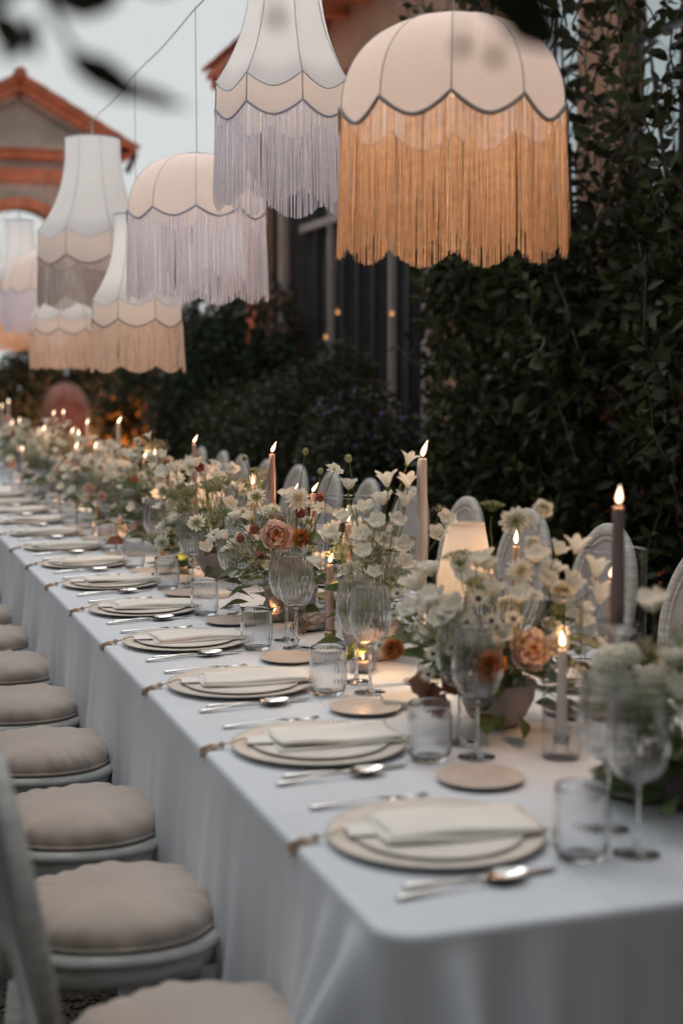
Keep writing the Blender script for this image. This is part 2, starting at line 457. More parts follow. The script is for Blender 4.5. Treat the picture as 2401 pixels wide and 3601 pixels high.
# warm ground lights at the foot of the house wall
um = MB().lathe([(0, 0), (.06, 0), (.06, .09), (.05, .10), (0.0, .10)], 14).mesh('housing', 'metal_dark')
ulm = MB().lathe([(0, .104), (.045, .104)], 14).mesh('lens', 'fairy_bulb')
def uplight(loc, watts, label, col=(1, .40, .15)):
    t = thing('garden_uplight', label, 'garden light', loc, 0, 'garden uplights')
    part('housing', um, t); part('lens', ulm, t)
    lamp_light('lamp', t, (0, 0, .16), watts, col, .04)
uplight((3.34, 5.6, 0), 16, 'small ground light behind the climbing shrub washing the wall orange')
uplight((3.34, 7.9, 0), 16, 'small ground light at the corner of the dark glazing washing the wall orange')

# string of fairy bulbs in front of the dark glazing
fm = MB().ball((0, 0, 0), .018, 8, 0, (1, 1, 1.15)).mesh('bulb', 'fairy_bulb')
cap = MB().lathe([(.0, .045), (.011, .045), (.011, .02)], 8).mesh('cap', 'cable')
for (x, y, z), lab in zip([(3.3, 9.93, 2.04), (3.3, 8.64, 1.97), (3.3, 10.25, 1.84)],
                          ['upper', 'lone', 'lower']):
    t = thing('festoon_bulb', lab + ' warm festoon bulb glowing before the dark curtained glazing', 'light bulb', (x, y, z), 0, 'festoon bulbs by the glazing')
    part('bulb', fm, t); part('cap', cap, t)
    part('wire', MB().tube([(0, 0, .045), (.02, .1, (3.0 - z) * .5), (.05, .02, 3.0 - z)], .003, 4).mesh('wire', 'cable'), t)

# ------------------------------------------------------------------ arched gatehouse at the end of the garden
def gatehouse():
    t = thing('gatehouse', 'terracotta roofed gable gatehouse with an open round arch', 'gatehouse', (2.12, 23.2, -.20))
    HWD, DP = 1.55, .7
    ar, az = .82, 3.75          # arch radius and springing height
    m = MB()
    top = 5.35
    for s in (-1, 1):
        m.box((s * (HWD + ar) / 2, 0, top / 2), (HWD - ar, DP, top))
    Nn = 20
    pts = [(ar * math.cos(math.pi * k / Nn), az + ar * math.sin(math.pi * k / Nn)) for k in range(Nn + 1)]
    v = []
    for yy in (-DP / 2, DP / 2):
        for (x, z) in pts: v += [(x, yy, z), (x, yy, top)]
    o = 2 * (Nn + 1); f = []
    for k in range(Nn):
        a = 2 * k
        f += [(a, a + 1, a + 3, a + 2), (o + a, o + a + 2, o + a + 3, o + a + 1), (a, a + 2, o + a + 2, o + a)]
    m.add(v, f)
    part('wall', m.mesh('gate_wall', 'plaster_grey', False), t)
    # orange voussoir band round the arch
    m = MB(); v = []; f = []
    for k in range(Nn + 1):
        a = math.pi * k / Nn
        for rr, yy in ((ar - .004, -DP / 2 - .05), (ar + .15, -DP / 2 - .05), (ar + .15, -DP / 2 + .01), (ar - .004, -DP / 2 + .01)):
            v.append((rr * math.cos(a), yy, az + rr * math.sin(a)))
    for k in range(Nn):
        for j in range(4): f.append((k * 4 + j, k * 4 + (j + 1) % 4, (k + 1) * 4 + (j + 1) % 4, (k + 1) * 4 + j))
    part('arch_band', m.add(v, f).mesh('arch_band', 'terracotta', False), t)
    for s in (-1, 1):
        part('pilaster', MB().box((0, 0, 0), (.14, .06, az)).mesh('pilaster', 'terracotta', False), t, (s * (ar + .07), -DP / 2 - .03, az / 2 - .003))
        part('pilaster', MB().box((0, 0, 0), (.16, .05, 1.0)).mesh('pilaster', 'terracotta', False), t, (s * (ar + .55), -DP / 2 - .025, 4.4))
    part('wall_panel', MB().box((0, 0, 0), (2 * HWD - .1, .05, .22)).mesh('wall_panel', 'terracotta', False), t, (0, -DP / 2 - .025, 5.08))
    c = part('cornice', MB().box((0, 0, 0), (2 * HWD + .3, DP + .3, .13)).mesh('cornice', 'terracotta', False), t, (0, 0, 5.42))
    part('cornice', MB().box((0, 0, 0), (2 * HWD + .46, DP + .46, .09)).mesh('cornice', 'plaster_grey', False), t, (0, 0, 5.53))
    # tympanum
    tz, apex = 5.575, 6.45
    part('tympanum', MB().add([(-HWD, -DP / 2, tz), (HWD, -DP / 2, tz), (0, -DP / 2, apex), (-HWD, DP / 2, tz), (HWD, DP / 2, tz), (0, DP / 2, apex)],
        [(0, 1, 2), (5, 4, 3), (0, 3, 4, 1), (1, 4, 5, 2), (2, 5, 3, 0)]).mesh('tympanum', 'plaster_grey', False), t)
    ang = math.atan2(apex - tz, HWD)
    L = math.hypot(HWD, apex - tz) + .32
    tm = MB(); a = [(.085 * math.cos(q), 0, .06 * math.sin(q)) for q in np.linspace(0, math.pi, 7)]
    for s in (-1, 1):
        T = Matrix.Translation((0, 0, apex)) @ Matrix.Rotation(-s * -ang if s < 0 else ang, 4, 'Y')
        T = Matrix.Translation((0, 0, apex + .03)) @ Matrix.Rotation(s * ang, 4, 'Y')
        part('raking_cornice', MB().box((s * L / 2, -DP / 2 - .12, .02), (L, .22, .12)).mesh('raking_cornice', 'terracotta', False), t, mtx=T)
        part('raking_cornice', MB().box((s * L / 2, -DP / 2 - .06, -.09), (L - .25, .1, .09)).mesh('raking_cornice', 'plaster_grey', False), t, mtx=T)
        rf = part('roof', MB().box((s * L / 2, .0, .115), (L + .06, DP + .62, .06)).mesh('roof', 'terracotta', False), t, mtx=T)
        # half-round tiles running down the slope, in courses
        for cx in range(6):
            for cyy in range(8):
                tt = MB()
                w0 = .085
                prof = [(w0 * math.cos(q), .055 * math.sin(q)) for q in np.linspace(0, math.pi, 6)]
                x0 = s * (cx * L / 6 + .01); x1 = s * ((cx + 1) * L / 6 + .05)
                yc = -DP / 2 - .26 + cyy * .175
                tt.add([(x0, yc + p[0] * .8, .15 + p[1]) for p in prof] + [(x1, yc + p[0], .165 + p[1]) for p in prof],
                       [(i, i + 1, i + 7, i + 6) for i in range(5)])
                part('roof_tile', tt.mesh('roof_tile', 'terracotta_tile'), rf)
    part('ridge_tile', MB().tube([(0, -.75, apex + .21), (0, .75, apex + .21)], .11, 8).mesh('ridge_tile', 'terracotta_tile'), t)
    part('gutter_bracket', MB().tube([(1.86, -.36, 5.62), (1.92, -.40, 5.5), (1.78, -.36, 5.2)], .05, 6).mesh('gutter_bracket', 'metal_dark'), t)
gatehouse()
uplight((3.1, 21.0, 0), 380, 'ground light before the arched gatehouse washing it red orange', (1, .36, .16))

# low domed brick oven beyond the table end
ov = thing('garden_oven', 'round topped dark red brick oven beyond the far end of the table', 'oven', (2.49, 20.6, 0), R(-5))
m = MB()
prof = [(.36, 0), (.36, .95), (.35, 1.1), (.30, 1.26), (.2, 1.38), (.08, 1.44), (0, 1.45)]
part('dome', m.lathe(prof, 28).mesh('dome', 'brick_oven'), ov)
m = MB(); pts = [(.24, 0)] + [(.24 * math.cos(math.pi * k / 12), .95 + .26 * math.sin(math.pi * k / 12)) for k in range(13)] + [(-.24, 0)]
m.add([(x, -.375, z) for x, z in pts] + [(x, -.18, z) for x, z in pts], [tuple(range(len(pts)))] + [(i, i + len(pts), i + 1 + len(pts), i + 1) for i in range(len(pts) - 1)])
part('oven_mouth', m.mesh('oven_mouth', 'brick_oven', False), ov)

# ------------------------------------------------------------------ plants
def blob_points(n, c, r, shell=.55, lump=6, seed=0):
    """points in an uneven crown: union of lumps inside an ellipsoid"""
    g2 = np.random.default_rng(seed)
    c = np.array(c); r = np.array(r)
    cs = g2.normal(size=(lump, 3)); cs /= np.linalg.norm(cs, axis=1)[:, None]; cs *= g2.uniform(.25, .7, (lump, 1))
    cs[:, 2] = cs[:, 2] * .8
    rr = g2.uniform(.35, .6, lump)
    k = g2.integers(0, lump, n)
    d = g2.normal(size=(n, 3)); d /= np.linalg.norm(d, axis=1)[:, None]
    q = cs[k] + d * (rr[k] * g2.uniform(shell, 1., n) ** .5)[:, None]
    P = c + q * r
    return P[P[:, 2] > .03]

def shrub(name, label, c, r, n, size, mats, cat='shrub', group='shrubs along the house', trunk=True, lump=9, aspect=.42, seed=1, flowers=0):
    t = thing(name, label, cat, (c[0], c[1], 0), 0, group)
    P = blob_points(n, (0, 0, c[2]), r, .5, lump, seed)
    part('crown', leaf_cloud('crown', P, size, mats, aspect, nmat=len(mats)), t, kind='stuff')
    if trunk:
        m = MB()
        m.tube([(0, 0, 0), (.03, .02, c[2] * .5), (.0, .05, c[2])], [.05, .035, .015], 7)
        for k in range(7):
            a = k * 2.4; m.tube([(0, .02, c[2] * (.3 + .06 * k)), (r[0] * .35 * math.cos(a), r[1] * .35 * math.sin(a), c[2] * (.55 + .06 * k)), (r[0] * .7 * math.cos(a), r[1] * .7 * math.sin(a), c[2] + r[2] * .3 * math.sin(k))], [.02, .013, .005], 5)
        part('trunk', m.mesh('trunk', 'bark'), t)
    if flowers:
        P = blob_points(flowers, (0, 0, c[2]), tuple(a * 1.04 for a in r), .9, lump, seed)
        part('blossoms', leaf_cloud('blossoms', P, .035, ['lavender'], .7), t, kind='stuff')
    return t

shrub('evergreen_shrub', 'tall dark evergreen shrub at the far end of the curtained glazing', (2.84, 11.9, 1.28), (.78, 1.0, 1.3), 24000, .075, ['leaf_shrub', 'leaf_cypress'], seed=3, lump=14)
shrub('evergreen_shrub', 'tall dusky shrub beyond the curtained house', (3.75, 16.4, 1.4), (1.15, 1.1, 1.6), 15000, .09, ['leaf_cypress', 'leaf_shrub'], seed=4, lump=12)
shrub('rosemary_bush', 'rounded olive green bush below the pale glazing post', (2.6, 9.5, .95), (.75, .95, 1.0), 15000, .06, ['leaf_shrub', 'leaf_mid'], seed=5, lump=12)
shrub('rosemary_bush', 'low bushy mound in front of the dark glazing', (2.6, 8.1, .9), (.66, .85, 1.0), 15000, .055, ['leaf_shrub', 'leaf_dark', 'leaf_mid'], seed=6, lump=12)
shrub('lavender_bush', 'purple flowering bush at the foot of the climbing shrub', (2.45, 6.95, .78), (.5, .8, .86), 12000, .05, ['leaf_shrub', 'leaf_dark'], seed=8, lump=10, flowers=420)
shrub('lavender_bush', 'small purple flowering clump beside the slim pale trunk', (2.35, 12.9, .5), (.45, .5, .55), 3500, .06, ['leaf_shrub'], seed=9, lump=8, flowers=500)
shrub('garden_shrub', 'broad shrub lit orange from below near the slim pale trunk', (2.42, 15.4, .95), (.33, .4, .75), 1300, .15, ['leaf_mid', 'leaf_shrub'], seed=10, lump=8, aspect=.5)
uplight((2.3, 14.75, .0), 320, 'ground light under the orange lit shrub', (1, .20, .05))
for k, (x, y, z, rx, rz) in enumerate([(1.15, 21.7, 1.15, .8, 1.35), (2.25, 22.1, 1.15, .8, 1.35), (3.4, 22.0, 1.1, .8, 1.3), (3.45, 18.6, 1.0, .8, 1.15), (.1, 21.4, 1.15, .9, 1.3)]):
    shrub('garden_shrub', ['wide dark shrub to the left of the gatehouse arch', 'dark rounded shrub before the gatehouse arch', 'dark shrub at the right pier of the gatehouse', 'dark shrub behind the orange lit shrub', 'outermost dark shrub left of the gatehouse'][k],
          (x, y, z), (rx, rx * .8, rz), 9000, .11, ['leaf_cypress', 'leaf_shrub'], seed=20 + k, lump=10, group='shrubs before the gatehouse')
# slim tree with a pale trunk
t = thing('slim_tree', 'slim tree with a pale trunk standing between the shrubs', 'tree', (2.46, 13.3, 0))
part('trunk', MB().tube([(0, 0, 0), (.03, 0, .5), (-.02, .02, 1.0), (.05, .0, 1.5), (.02, .05, 2.2), (.06, .1, 3.0)], [.10, .075, .06, .055, .045, .03], 10).mesh('trunk', 'bark_pale'), t)
part('crown', leaf_cloud('crown', blob_points(3500, (.05, .1, 2.9), (.5, .5, .55), .4, 8, 31), .09, ['leaf_shrub', 'leaf_mid'], nmat=2), t, kind='stuff')

# the climbing shrub against the house, dense below, loose sprigs above
cl = thing('climbing_shrub', 'tall dark glossy leaved climbing shrub covering the house wall', 'climbing plant', (2.9, 3.8, 0))
n = 150000
P = np.stack([nrg.uniform(-.6, .5, n), nrg.uniform(-4.2, 3.6, n), nrg.uniform(0, 3.3, n)], 1)
lum = .5 * np.sin(P[:, 1] * 2.1 + 1) + .4 * np.sin(P[:, 2] * 2.7 + P[:, 1] * 1.3) + .3 * np.sin(P[:, 1] * 5.3 - P[:, 2] * 4.1)
front = -.30 + .24 * lum
keep = (P[:, 0] > front) & ((P[:, 0] < front + .5) | (nrg.random(n) < .6))
dens = np.where(P[:, 2] < 2.1, 1., np.clip(1 - (P[:, 2] - 2.1) / .6, .09, 1) ** 1.5)
keep &= nrg.random(n) < dens
# the far end tapers down and thins out; a few gaps let the wall show
yend = 3.5 - .30 * P[:, 2] + .25 * np.sin(P[:, 2] * 4)
keep &= P[:, 1] < yend
# gaps shaped along the camera's sightlines so the lit wall glints through
P0 = P + np.array([2.9, 3.8, 0])
for (wy, wz, gr) in ((7.96, 1.45, .10), (7.93, 1.75, .07), (8.05, 1.22, .08), (5.73, 1.42, .05), (5.70, 1.28, .06), (5.76, 2.02, .035), (5.80, 1.9, .03), (6.3, 3.2, .2)):
    q = np.array([3.5, wy, wz]); dvec = np.array([.40, .92, .0] if wy > 7 else [.49, .87, .0]); dvec /= np.linalg.norm(dvec)
    w_ = P0 - q; dist = np.linalg.norm(w_ - (w_ @ dvec)[:, None] * dvec, axis=1)
    keep &= dist > (.75 if wy > 7 else 1.45) * gr * nrg.uniform(.8, 1.1, n)
P = P[keep]
part('leaves', leaf_cloud('leaves', P, .09, ['leaf_dark', 'leaf_dark', 'leaf_mid', 'leaf_dark', 'leaf_mid', 'leaf_new'], .40, .3, .25, 6), cl, kind='stuff')
m = MB()
for k in range(16):
    y = -4 + .43 * k
    m.tube([(.2, y, 0), (.15 + .1 * math.sin(k), y + .1, 1.0), (.25, y - .1 + .2 * math.sin(k * 2), 2.1), (.2, y + .15, 3.3)], [.03, .022, .016, .006], 6)
part('stems', m.mesh('stems', 'bark'), cl)
def sprig_mesh(seed):
    g2 = random.Random(seed)
    m = MB(); L = .55
    pts = [Vector((.02 * math.sin(k * 1.3 + seed), .05 * math.sin(k * .7 + seed * 2), L * k / 6)) for k in range(7)]
    m.tube(pts, [.004, .004, .0035, .003, .003, .002, .0015], 5, 0)
    for k in range(13):
        q = k / 13 * 5.6 + .3; i = int(q); p = pts[i].lerp(pts[i + 1], q - i)
        a = k * 2.4 + g2.random(); el = g2.uniform(.1, .7)
        d = Vector((math.cos(a) * math.cos(el), math.sin(a) * math.cos(el), math.sin(el))); s = d.orthogonal().normalized(); s = (Matrix.Rotation(g2.uniform(-.6, .6), 3, d) @ s); nn = d.cross(s)
        ll = g2.uniform(.06, .085) * (1.1 - .4 * k / 13); w = ll * .24
        prof = [(0, 0), (.2, .75), (.45, 1), (.75, .7), (1, 0)]
        c = [p + d * (ll * (u + .12)) - nn * (.25 * ll * u * u) for u, _ in prof]
        v = c + [c[j] + s * w * prof[j][1] + nn * w * .3 * prof[j][1] for j in (1, 2, 3)] + [c[j] - s * w * prof[j][1] + nn * w * .3 * prof[j][1] for j in (1, 2, 3)]
        m.add(v, [(0, 1, 5), (1, 2, 6, 5), (2, 3, 7, 6), (3, 4, 7), (0, 8, 1), (1, 8, 9, 2), (2, 9, 10, 3), (3, 10, 4)], 1)
    return m.mesh('sprig', ['bark', ['leaf_dark', 'leaf_mid', 'leaf_new', 'leaf_mid', 'leaf_dark'][seed % 5]])
sprigs = [sprig_mesh(s) for s in range(1, 6)]
for k in range(240):
    hi = k % 4
    z = rng.uniform(2.1, 3.4) if hi else rng.uniform(.5, 2.2)
    y = rng.uniform(-3.6, 2.9 - .2 * z) if k < 150 else rng.uniform(-.3, 2.4)
    x = -.36 + rng.uniform(-.12, .25)
    part('sprig', sprigs[k % 5], cl, (x, y, z), (rng.uniform(-.5, .5), rng.uniform(-.9, .2), rng.uniform(0, 6.3)), rng.uniform(.8, 1.5))

# ------------------------------------------------------------------ tree whose low branch hangs before the lens
tr = thing('garden_tree', 'garden tree with dark leafy branches hanging low over the near table end', 'tree', (-2.1, -2.9, 0))
m = MB()
m.tube([(0, 0, 0), (.05, .02, .6), (.0, .1, 1.3), (.1, .15, 2.0), (.25, .3, 2.6)], [.17, .13, .11, .10, .07], 12)
limbs = [[(.1, .15, 2.0), (.5, .7, 2.25), (.95, 1.45, 2.2), (1.25, 1.9, 1.98), (1.58, 2.25, 1.80)],
         [(.25, .3, 2.6), (.9, .9, 2.75), (1.5, 1.6, 2.4), (1.75, 2.05, 1.95), (1.92, 2.17, 1.70)],
         [(.25, .3, 2.6), (.0, -.4, 3.1), (-.4, -1.0, 3.4)], [(.1, .15, 2.0), (-.6, .3, 2.6), (-1.2, .4, 3.0)], [(.25, .3, 2.6), (.5, -.1, 3.2), (1.0, -.6, 3.6)]]
for L in limbs: m.tube(L, [.06 * (1 - .85 * k / (len(L) - 1)) for k in range(len(L))], 7)
# twigs reaching into view (local = world - root)
root = Vector((-2.1, -2.9, 0))
tw = [[(-.52, -.65, 1.80), (-.50, -.63, 1.72), (-.475, -.64, 1.668), (-.44, -.655, 1.643), (-.40, -.665, 1.629)],
      [(-.18, -.73, 1.70), (-.19, -.735, 1.69), (-.20, -.73, 1.70), (-.24, -.72, 1.715)],
      [(-.18, -.73, 1.70), (-.178, -.741, 1.677)]]
for q in tw: m.tube([Vector(p) - root for p in q], [.0042, .0032, .0025, .002, .001][:len(q)], 5)
part('trunk', m.mesh('trunk', 'bark'), tr)
P = np.concatenate([blob_points(1500, c, r, .4, 6, 40 + k) for k, (c, r) in enumerate([((-.4, -1.0, 3.4), (.8, .8, .6)), ((-1.2, .4, 3.1), (.8, .7, .6)), ((1.0, -.6, 3.6), (.8, .7, .6)), ((.1, .2, 3.3), (.8, .8, .5))])])
part('crown', leaf_cloud('crown', P, .085, ['leaf_dark', 'leaf_mid'], .5, nmat=2), tr, kind='stuff')
fl = MB()
def bigleaf(p, d, L, w, roll=0.):
    p = Vector(p) - root; d = Vector(d).normalized(); s = Matrix.Rotation(roll, 3, d) @ d.cross(Vector((.32, .94, .05))).normalized(); nn = d.cross(s)
    prof = [(0, .0), (.2, .7), (.5, 1), (.8, .6), (1, 0)]
    c = [p + d * (L * u) + nn * (.12 * L * math.sin(u * 3)) for u, _ in prof]
    v = c + [c[j] + s * w * prof[j][1] for j in (1, 2, 3)] + [c[j] - s * w * prof[j][1] for j in (1, 2, 3)]
    return MB().add(v, [(0, 1, 5), (1, 2, 6, 5), (2, 3, 7, 6), (3, 4, 7), (0, 8, 1), (1, 8, 9, 2), (2, 9, 10, 3), (3, 10, 4)]).mesh('leaf', 'leaf_dark')
for p, d, L, w, rr in [((-.478, -.64, 1.662), (.6, -.1, -.25), .050, .011, .2), ((-.468, -.645, 1.652), (.9, -.3, -.3), .055, .009, .5), ((-.44, -.655, 1.643), (.9, -.3, -.35), .04, .006, .4),
                    ((-.505, -.63, 1.702), (-.6, 0, .05), .05, .014, .1), ((-.49, -.633, 1.702), (.8, -.2, -.05), .05, .013, .2), ((-.46, -.645, 1.70), (-.8, .2, .12), .06, .012, .6), ((-.505, -.63, 1.675), (-.4, 0, -.5), .022, .009, .2), ((-.50, -.63, 1.69), (.1, 0, -.6), .03, .009, .6), ((-.52, -.625, 1.70), (-.5, 0, -.6), .03, .01, .0),
                    ((-.475, -.64, 1.712), (.8, -.2, .02), .05, .011, .3), ((-.44, -.65, 1.712), (.8, -.25, -.02), .045, .010, .1), ((-.525, -.62, 1.69), (.5, 0, -.4), .03, .012, .3),
                    ((-.345, -.683, 1.695), (.05, 0, -1), .016, .005, .2),
                    ((-.205, -.73, 1.702), (.6, -.2, -.5), .055, .017, .1), ((-.225, -.727, 1.708), (.8, -.3, -.25), .06, .017, .2), ((-.19, -.735, 1.69), (.5, -.2, -.6), .03, .010, .1), ((-.235, -.72, 1.712), (.5, 0, .1), .04, .012, .6),
                    ((-.229, -.724, 1.674), (.1, 0, -1), .012, .006, .2), ((-.208, -.732, 1.667), (.1, 0, -1), .012, .006, .5)]:
    part('leaf', bigleaf(p, d, L, w, rr), tr)
m = MB()
for a, b in [((-.229, -.724, 1.674), (-.232, -.722, 1.714)), ((-.208, -.732, 1.667), (-.205, -.731, 1.702)), ((-.345, -.683, 1.695), (-.35, -.68, 1.75)), ((-.35, -.68, 1.75), (-.24, -.72, 1.714)), ((-.505, -.63, 1.70), (-.52, -.65, 1.80)), ((-.18, -.73, 1.70), (-.18, -.73, 1.72))]:
    m.tube([Vector(a) - root, (Vector(a) + Vector(b)) / 2 - root + Vector((.002, 0, 0)), Vector(b) - root], .0008, 4)
part('twigs', m.mesh('twigs', 'bark'), tr)

# ------------------------------------------------------------------ clipped hedges; the open-side and near-end ones are added, unseen, to shade the cloth
def hedge(label, c, s, n, seed):
    t = thing('garden_hedge', label, 'hedge', (c[0], c[1], 0), 0, 'clipped garden hedges')
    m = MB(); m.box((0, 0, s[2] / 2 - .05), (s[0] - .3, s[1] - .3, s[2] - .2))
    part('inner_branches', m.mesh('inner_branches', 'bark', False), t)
    g2 = np.random.default_rng(seed)
    q = g2.uniform(-.5, .5, (n, 3)); ax = g2.choice(3, n, p=[.45, .2, .35]); sg = np.where(g2.random(n) < .5, -.5, .5)
    q[np.arange(n), ax] = sg
    q[:, 2] = np.where((ax == 2), .5, q[:, 2])
    P = q * np.array(s) + np.array([0, 0, s[2] / 2]) + g2.normal(0, .07, (n, 3))
    P = P[P[:, 2] > .02]
    part('leaves', leaf_cloud('leaves', P, .12, ['leaf_dark', 'leaf_mid'], .5, nmat=2), t, kind='stuff')
hedge('long unseen hedge added to shade the open side of the cloth', (-4.6, 5.5, 0), (1.0, 22, 3.7), 30000, 51)
hedge('tall unseen hedge added to shade the near end of the cloth', (.5, -5.2, 0), (9.5, 1.0, 6.0), 22000, 52)
hedge('long hedge closing the garden to the left of the gatehouse', (-7.0, 26.0, 0), (15.5, 1.2, 2.6), 12000, 53)
hedge('hedge closing the garden to the right of the gatehouse', (8.6, 26.0, 0), (9.0, 1.2, 2.6), 8000, 54)

# ================================================================== TABLE
TW, TL, TZ = 1.2, 14.5, .75
def tablecloth():
    rc = .05
    # perimeter, counter-clockwise from the near left corner along the near edge
    per = []
    def arc(cx, cy_, a0):
        for k in range(9):
            a = R(a0 + 90 * k / 8); per.append((cx + rc * math.cos(a), cy_ + rc * math.sin(a), math.cos(a), math.sin(a)))
    def line(x0, y0, x1, y1, nx, ny, step):
        L = math.hypot(x1 - x0, y1 - y0); n = int(L / step)
        for k in range(1, n): per.append((x0 + (x1 - x0) * k / n, y0 + (y1 - y0) * k / n, nx, ny))
    arc(rc, rc, 180); line(rc, 0, TW - rc, 0, 0, -1, .012); arc(TW - rc, rc, 270); line(TW, rc, TW, TL - rc, 1, 0, .04)
    arc(TW - rc, TL - rc, 0); line(TW - rc, TL, rc, TL, 0, 1, .04); arc(rc, TL - rc, 90); line(0, TL - rc, 0, rc, -1, 0, .016)
    n = len(per); s = 0; S_ = [0]
    for k in range(1, n):
        s += math.hypot(per[k][0] - per[k - 1][0], per[k][1] - per[k - 1][1]); S_.append(s)
    g2 = random.Random(3)
    creases = [(g2.uniform(0, s), g2.uniform(.012, .034), g2.uniform(.014, .04)) for _ in range(300)]
    def fold(q):
        return .5 + .5 * (.5 * math.sin(q * 9.1 + 1.3 * math.sin(q * 1.7)) + .3 * math.sin(q * 15.7 + 2 + 1.1 * math.sin(q * 2.9)) + .2 * math.sin(q * 27 + .7))
    corners = [k for k in range(0, 9)]
    rows = [0, .0035, .009, .016, .03, .05, .08, .12, .17, .23, .3, .38, .46, .55, .64, .73, .81, .88, .94, 1.]
    v, f = [], []
    cen = {}
    cl_pts = [(rc * .3, rc * .3), (TW - rc * .3, rc * .3), (TW - rc * .3, TL - rc * .3), (rc * .3, TL - rc * .3)]
    cr = np.zeros(n)
    Sa = np.array(S_)
    for (a, w, h) in creases: cr += h * np.exp(-((Sa - a) / w) ** 2)
    for ri, t in enumerate(rows):
        drop = t * (TZ - .006)
        for k in range(n):
            x, y, nx, ny = per[k]
            e = .010 * min(1, t / .009) if t < .02 else .010      # soft rolled edge
            if ri == 0: off = 0
            elif ri == 1: off = .005
            elif ri == 2: off = .008
            else:
                gth = min(1, max(0, (t - .02) / .75))
                off = .009 + gth * (.055 * fold(Sa[k]) + 1.2 * cr[k] * (.35 + .65 * gth))
                d = min(math.hypot(x - c[0], y - c[1]) for c in cl_pts)
                if d < .40:
                    q = math.exp(-(d / .19) ** 2)
                    off += min(1, max(0, (t - .02) / .55)) * .27 * q * (.08 + .92 * (.5 - .5 * math.cos(max(0, d - .02) * 2 * math.pi / .115)) ** 1.3)
            z = TZ - drop if ri else TZ
            v.append((x + nx * off, y + ny * off, z - (.0 if ri else 0)))
    for ri in range(len(rows) - 1):
        for k in range(n):
            j = (k + 1) % n
            f.append((ri * n + k, (ri + 1) * n + k, (ri + 1) * n + j, ri * n + j))
    # top: fan strips between the left and right sides
    m = MB(); m.add(v, f)
    f.clear()
    # grid top, inset 4 mm below nothing: share the first ring by a polygon
    m.add([v[k] for k in range(n)], [tuple(range(n))])
    return m.mesh('tablecloth', 'linen')
cloth_me = tablecloth()
# weld the top polygon to the sides
import bmesh
bm = bmesh.new(); bm.from_mesh(cloth_me); bmesh.ops.remove_doubles(bm, verts=bm.verts, dist=1e-5)
bmesh.ops.recalc_face_normals(bm, faces=bm.faces); bm.to_mesh(cloth_me); bm.free()
solo('tablecloth', cloth_me, 'pale grey linen cloth draped to the ground over the long banquet table', 'tablecloth')
m_ = MATS['linen']      # long soft creases on the cloth
_n, _l = m_.node_tree.nodes, m_.node_tree.links
_tc = _n.new('ShaderNodeTexCoord'); _mp = _n.new('ShaderNodeMapping'); _mp.inputs['Scale'].default_value = (1.2, .9, .35)
_nz = _n.new('ShaderNodeTexNoise'); _nz.inputs['Scale'].default_value = 7; _nz.inputs['Detail'].default_value = 3
_l.new(_tc.outputs['Object'], _mp.inputs[0]); _l.new(_mp.outputs[0], _nz.inputs['Vector'])
_b = _n.new('ShaderNodeBump'); _b.inputs['Strength'].default_value = .35; _b.inputs['Distance'].default_value = .02
_l.new(_nz.outputs[0], _b.inputs['Height'])
_sx = _n.new('ShaderNodeSeparateXYZ'); _l.new(_tc.outputs['Object'], _sx.inputs[0])
def _line(sock, period, off):
    a = _n.new('ShaderNodeMath'); a.operation = 'ADD'; a.inputs[1].default_value = off; _l.new(sock, a.inputs[0])
    p = _n.new('ShaderNodeMath'); p.operation = 'PINGPONG'; p.inputs[1].default_value = period; _l.new(a.outputs[0], p.inputs[0])
    r = _n.new('ShaderNodeMapRange'); r.inputs[1].default_value = 0.; r.inputs[2].default_value = .006; r.inputs[3].default_value = 1.; r.inputs[4].default_value = 0.; r.interpolation_type = 'SMOOTHSTEP'
    _l.new(p.outputs[0], r.inputs[0]); return r.outputs[0]
_mx = _n.new('ShaderNodeMath'); _mx.operation = 'MAXIMUM'
_l.new(_line(_sx.outputs[1], .42, .31), _mx.inputs[0]); _l.new(_line(_sx.outputs[0], .30, .27), _mx.inputs[1])
_b2 = _n.new('ShaderNodeBump'); _b2.inputs['Strength'].default_value = .5; _b2.inputs['Distance'].default_value = .004
_l.new(_mx.outputs[0], _b2.inputs['Height']); _l.new(_b2.outputs[0], _b.inputs['Normal'])
_old = [x for x in _n if x.type == 'BUMP' and x not in (_b, _b2)][0]
_l.new(_b.outputs[0], _old.inputs['Normal'])
CZ = TZ + .001          # things stand on the cloth

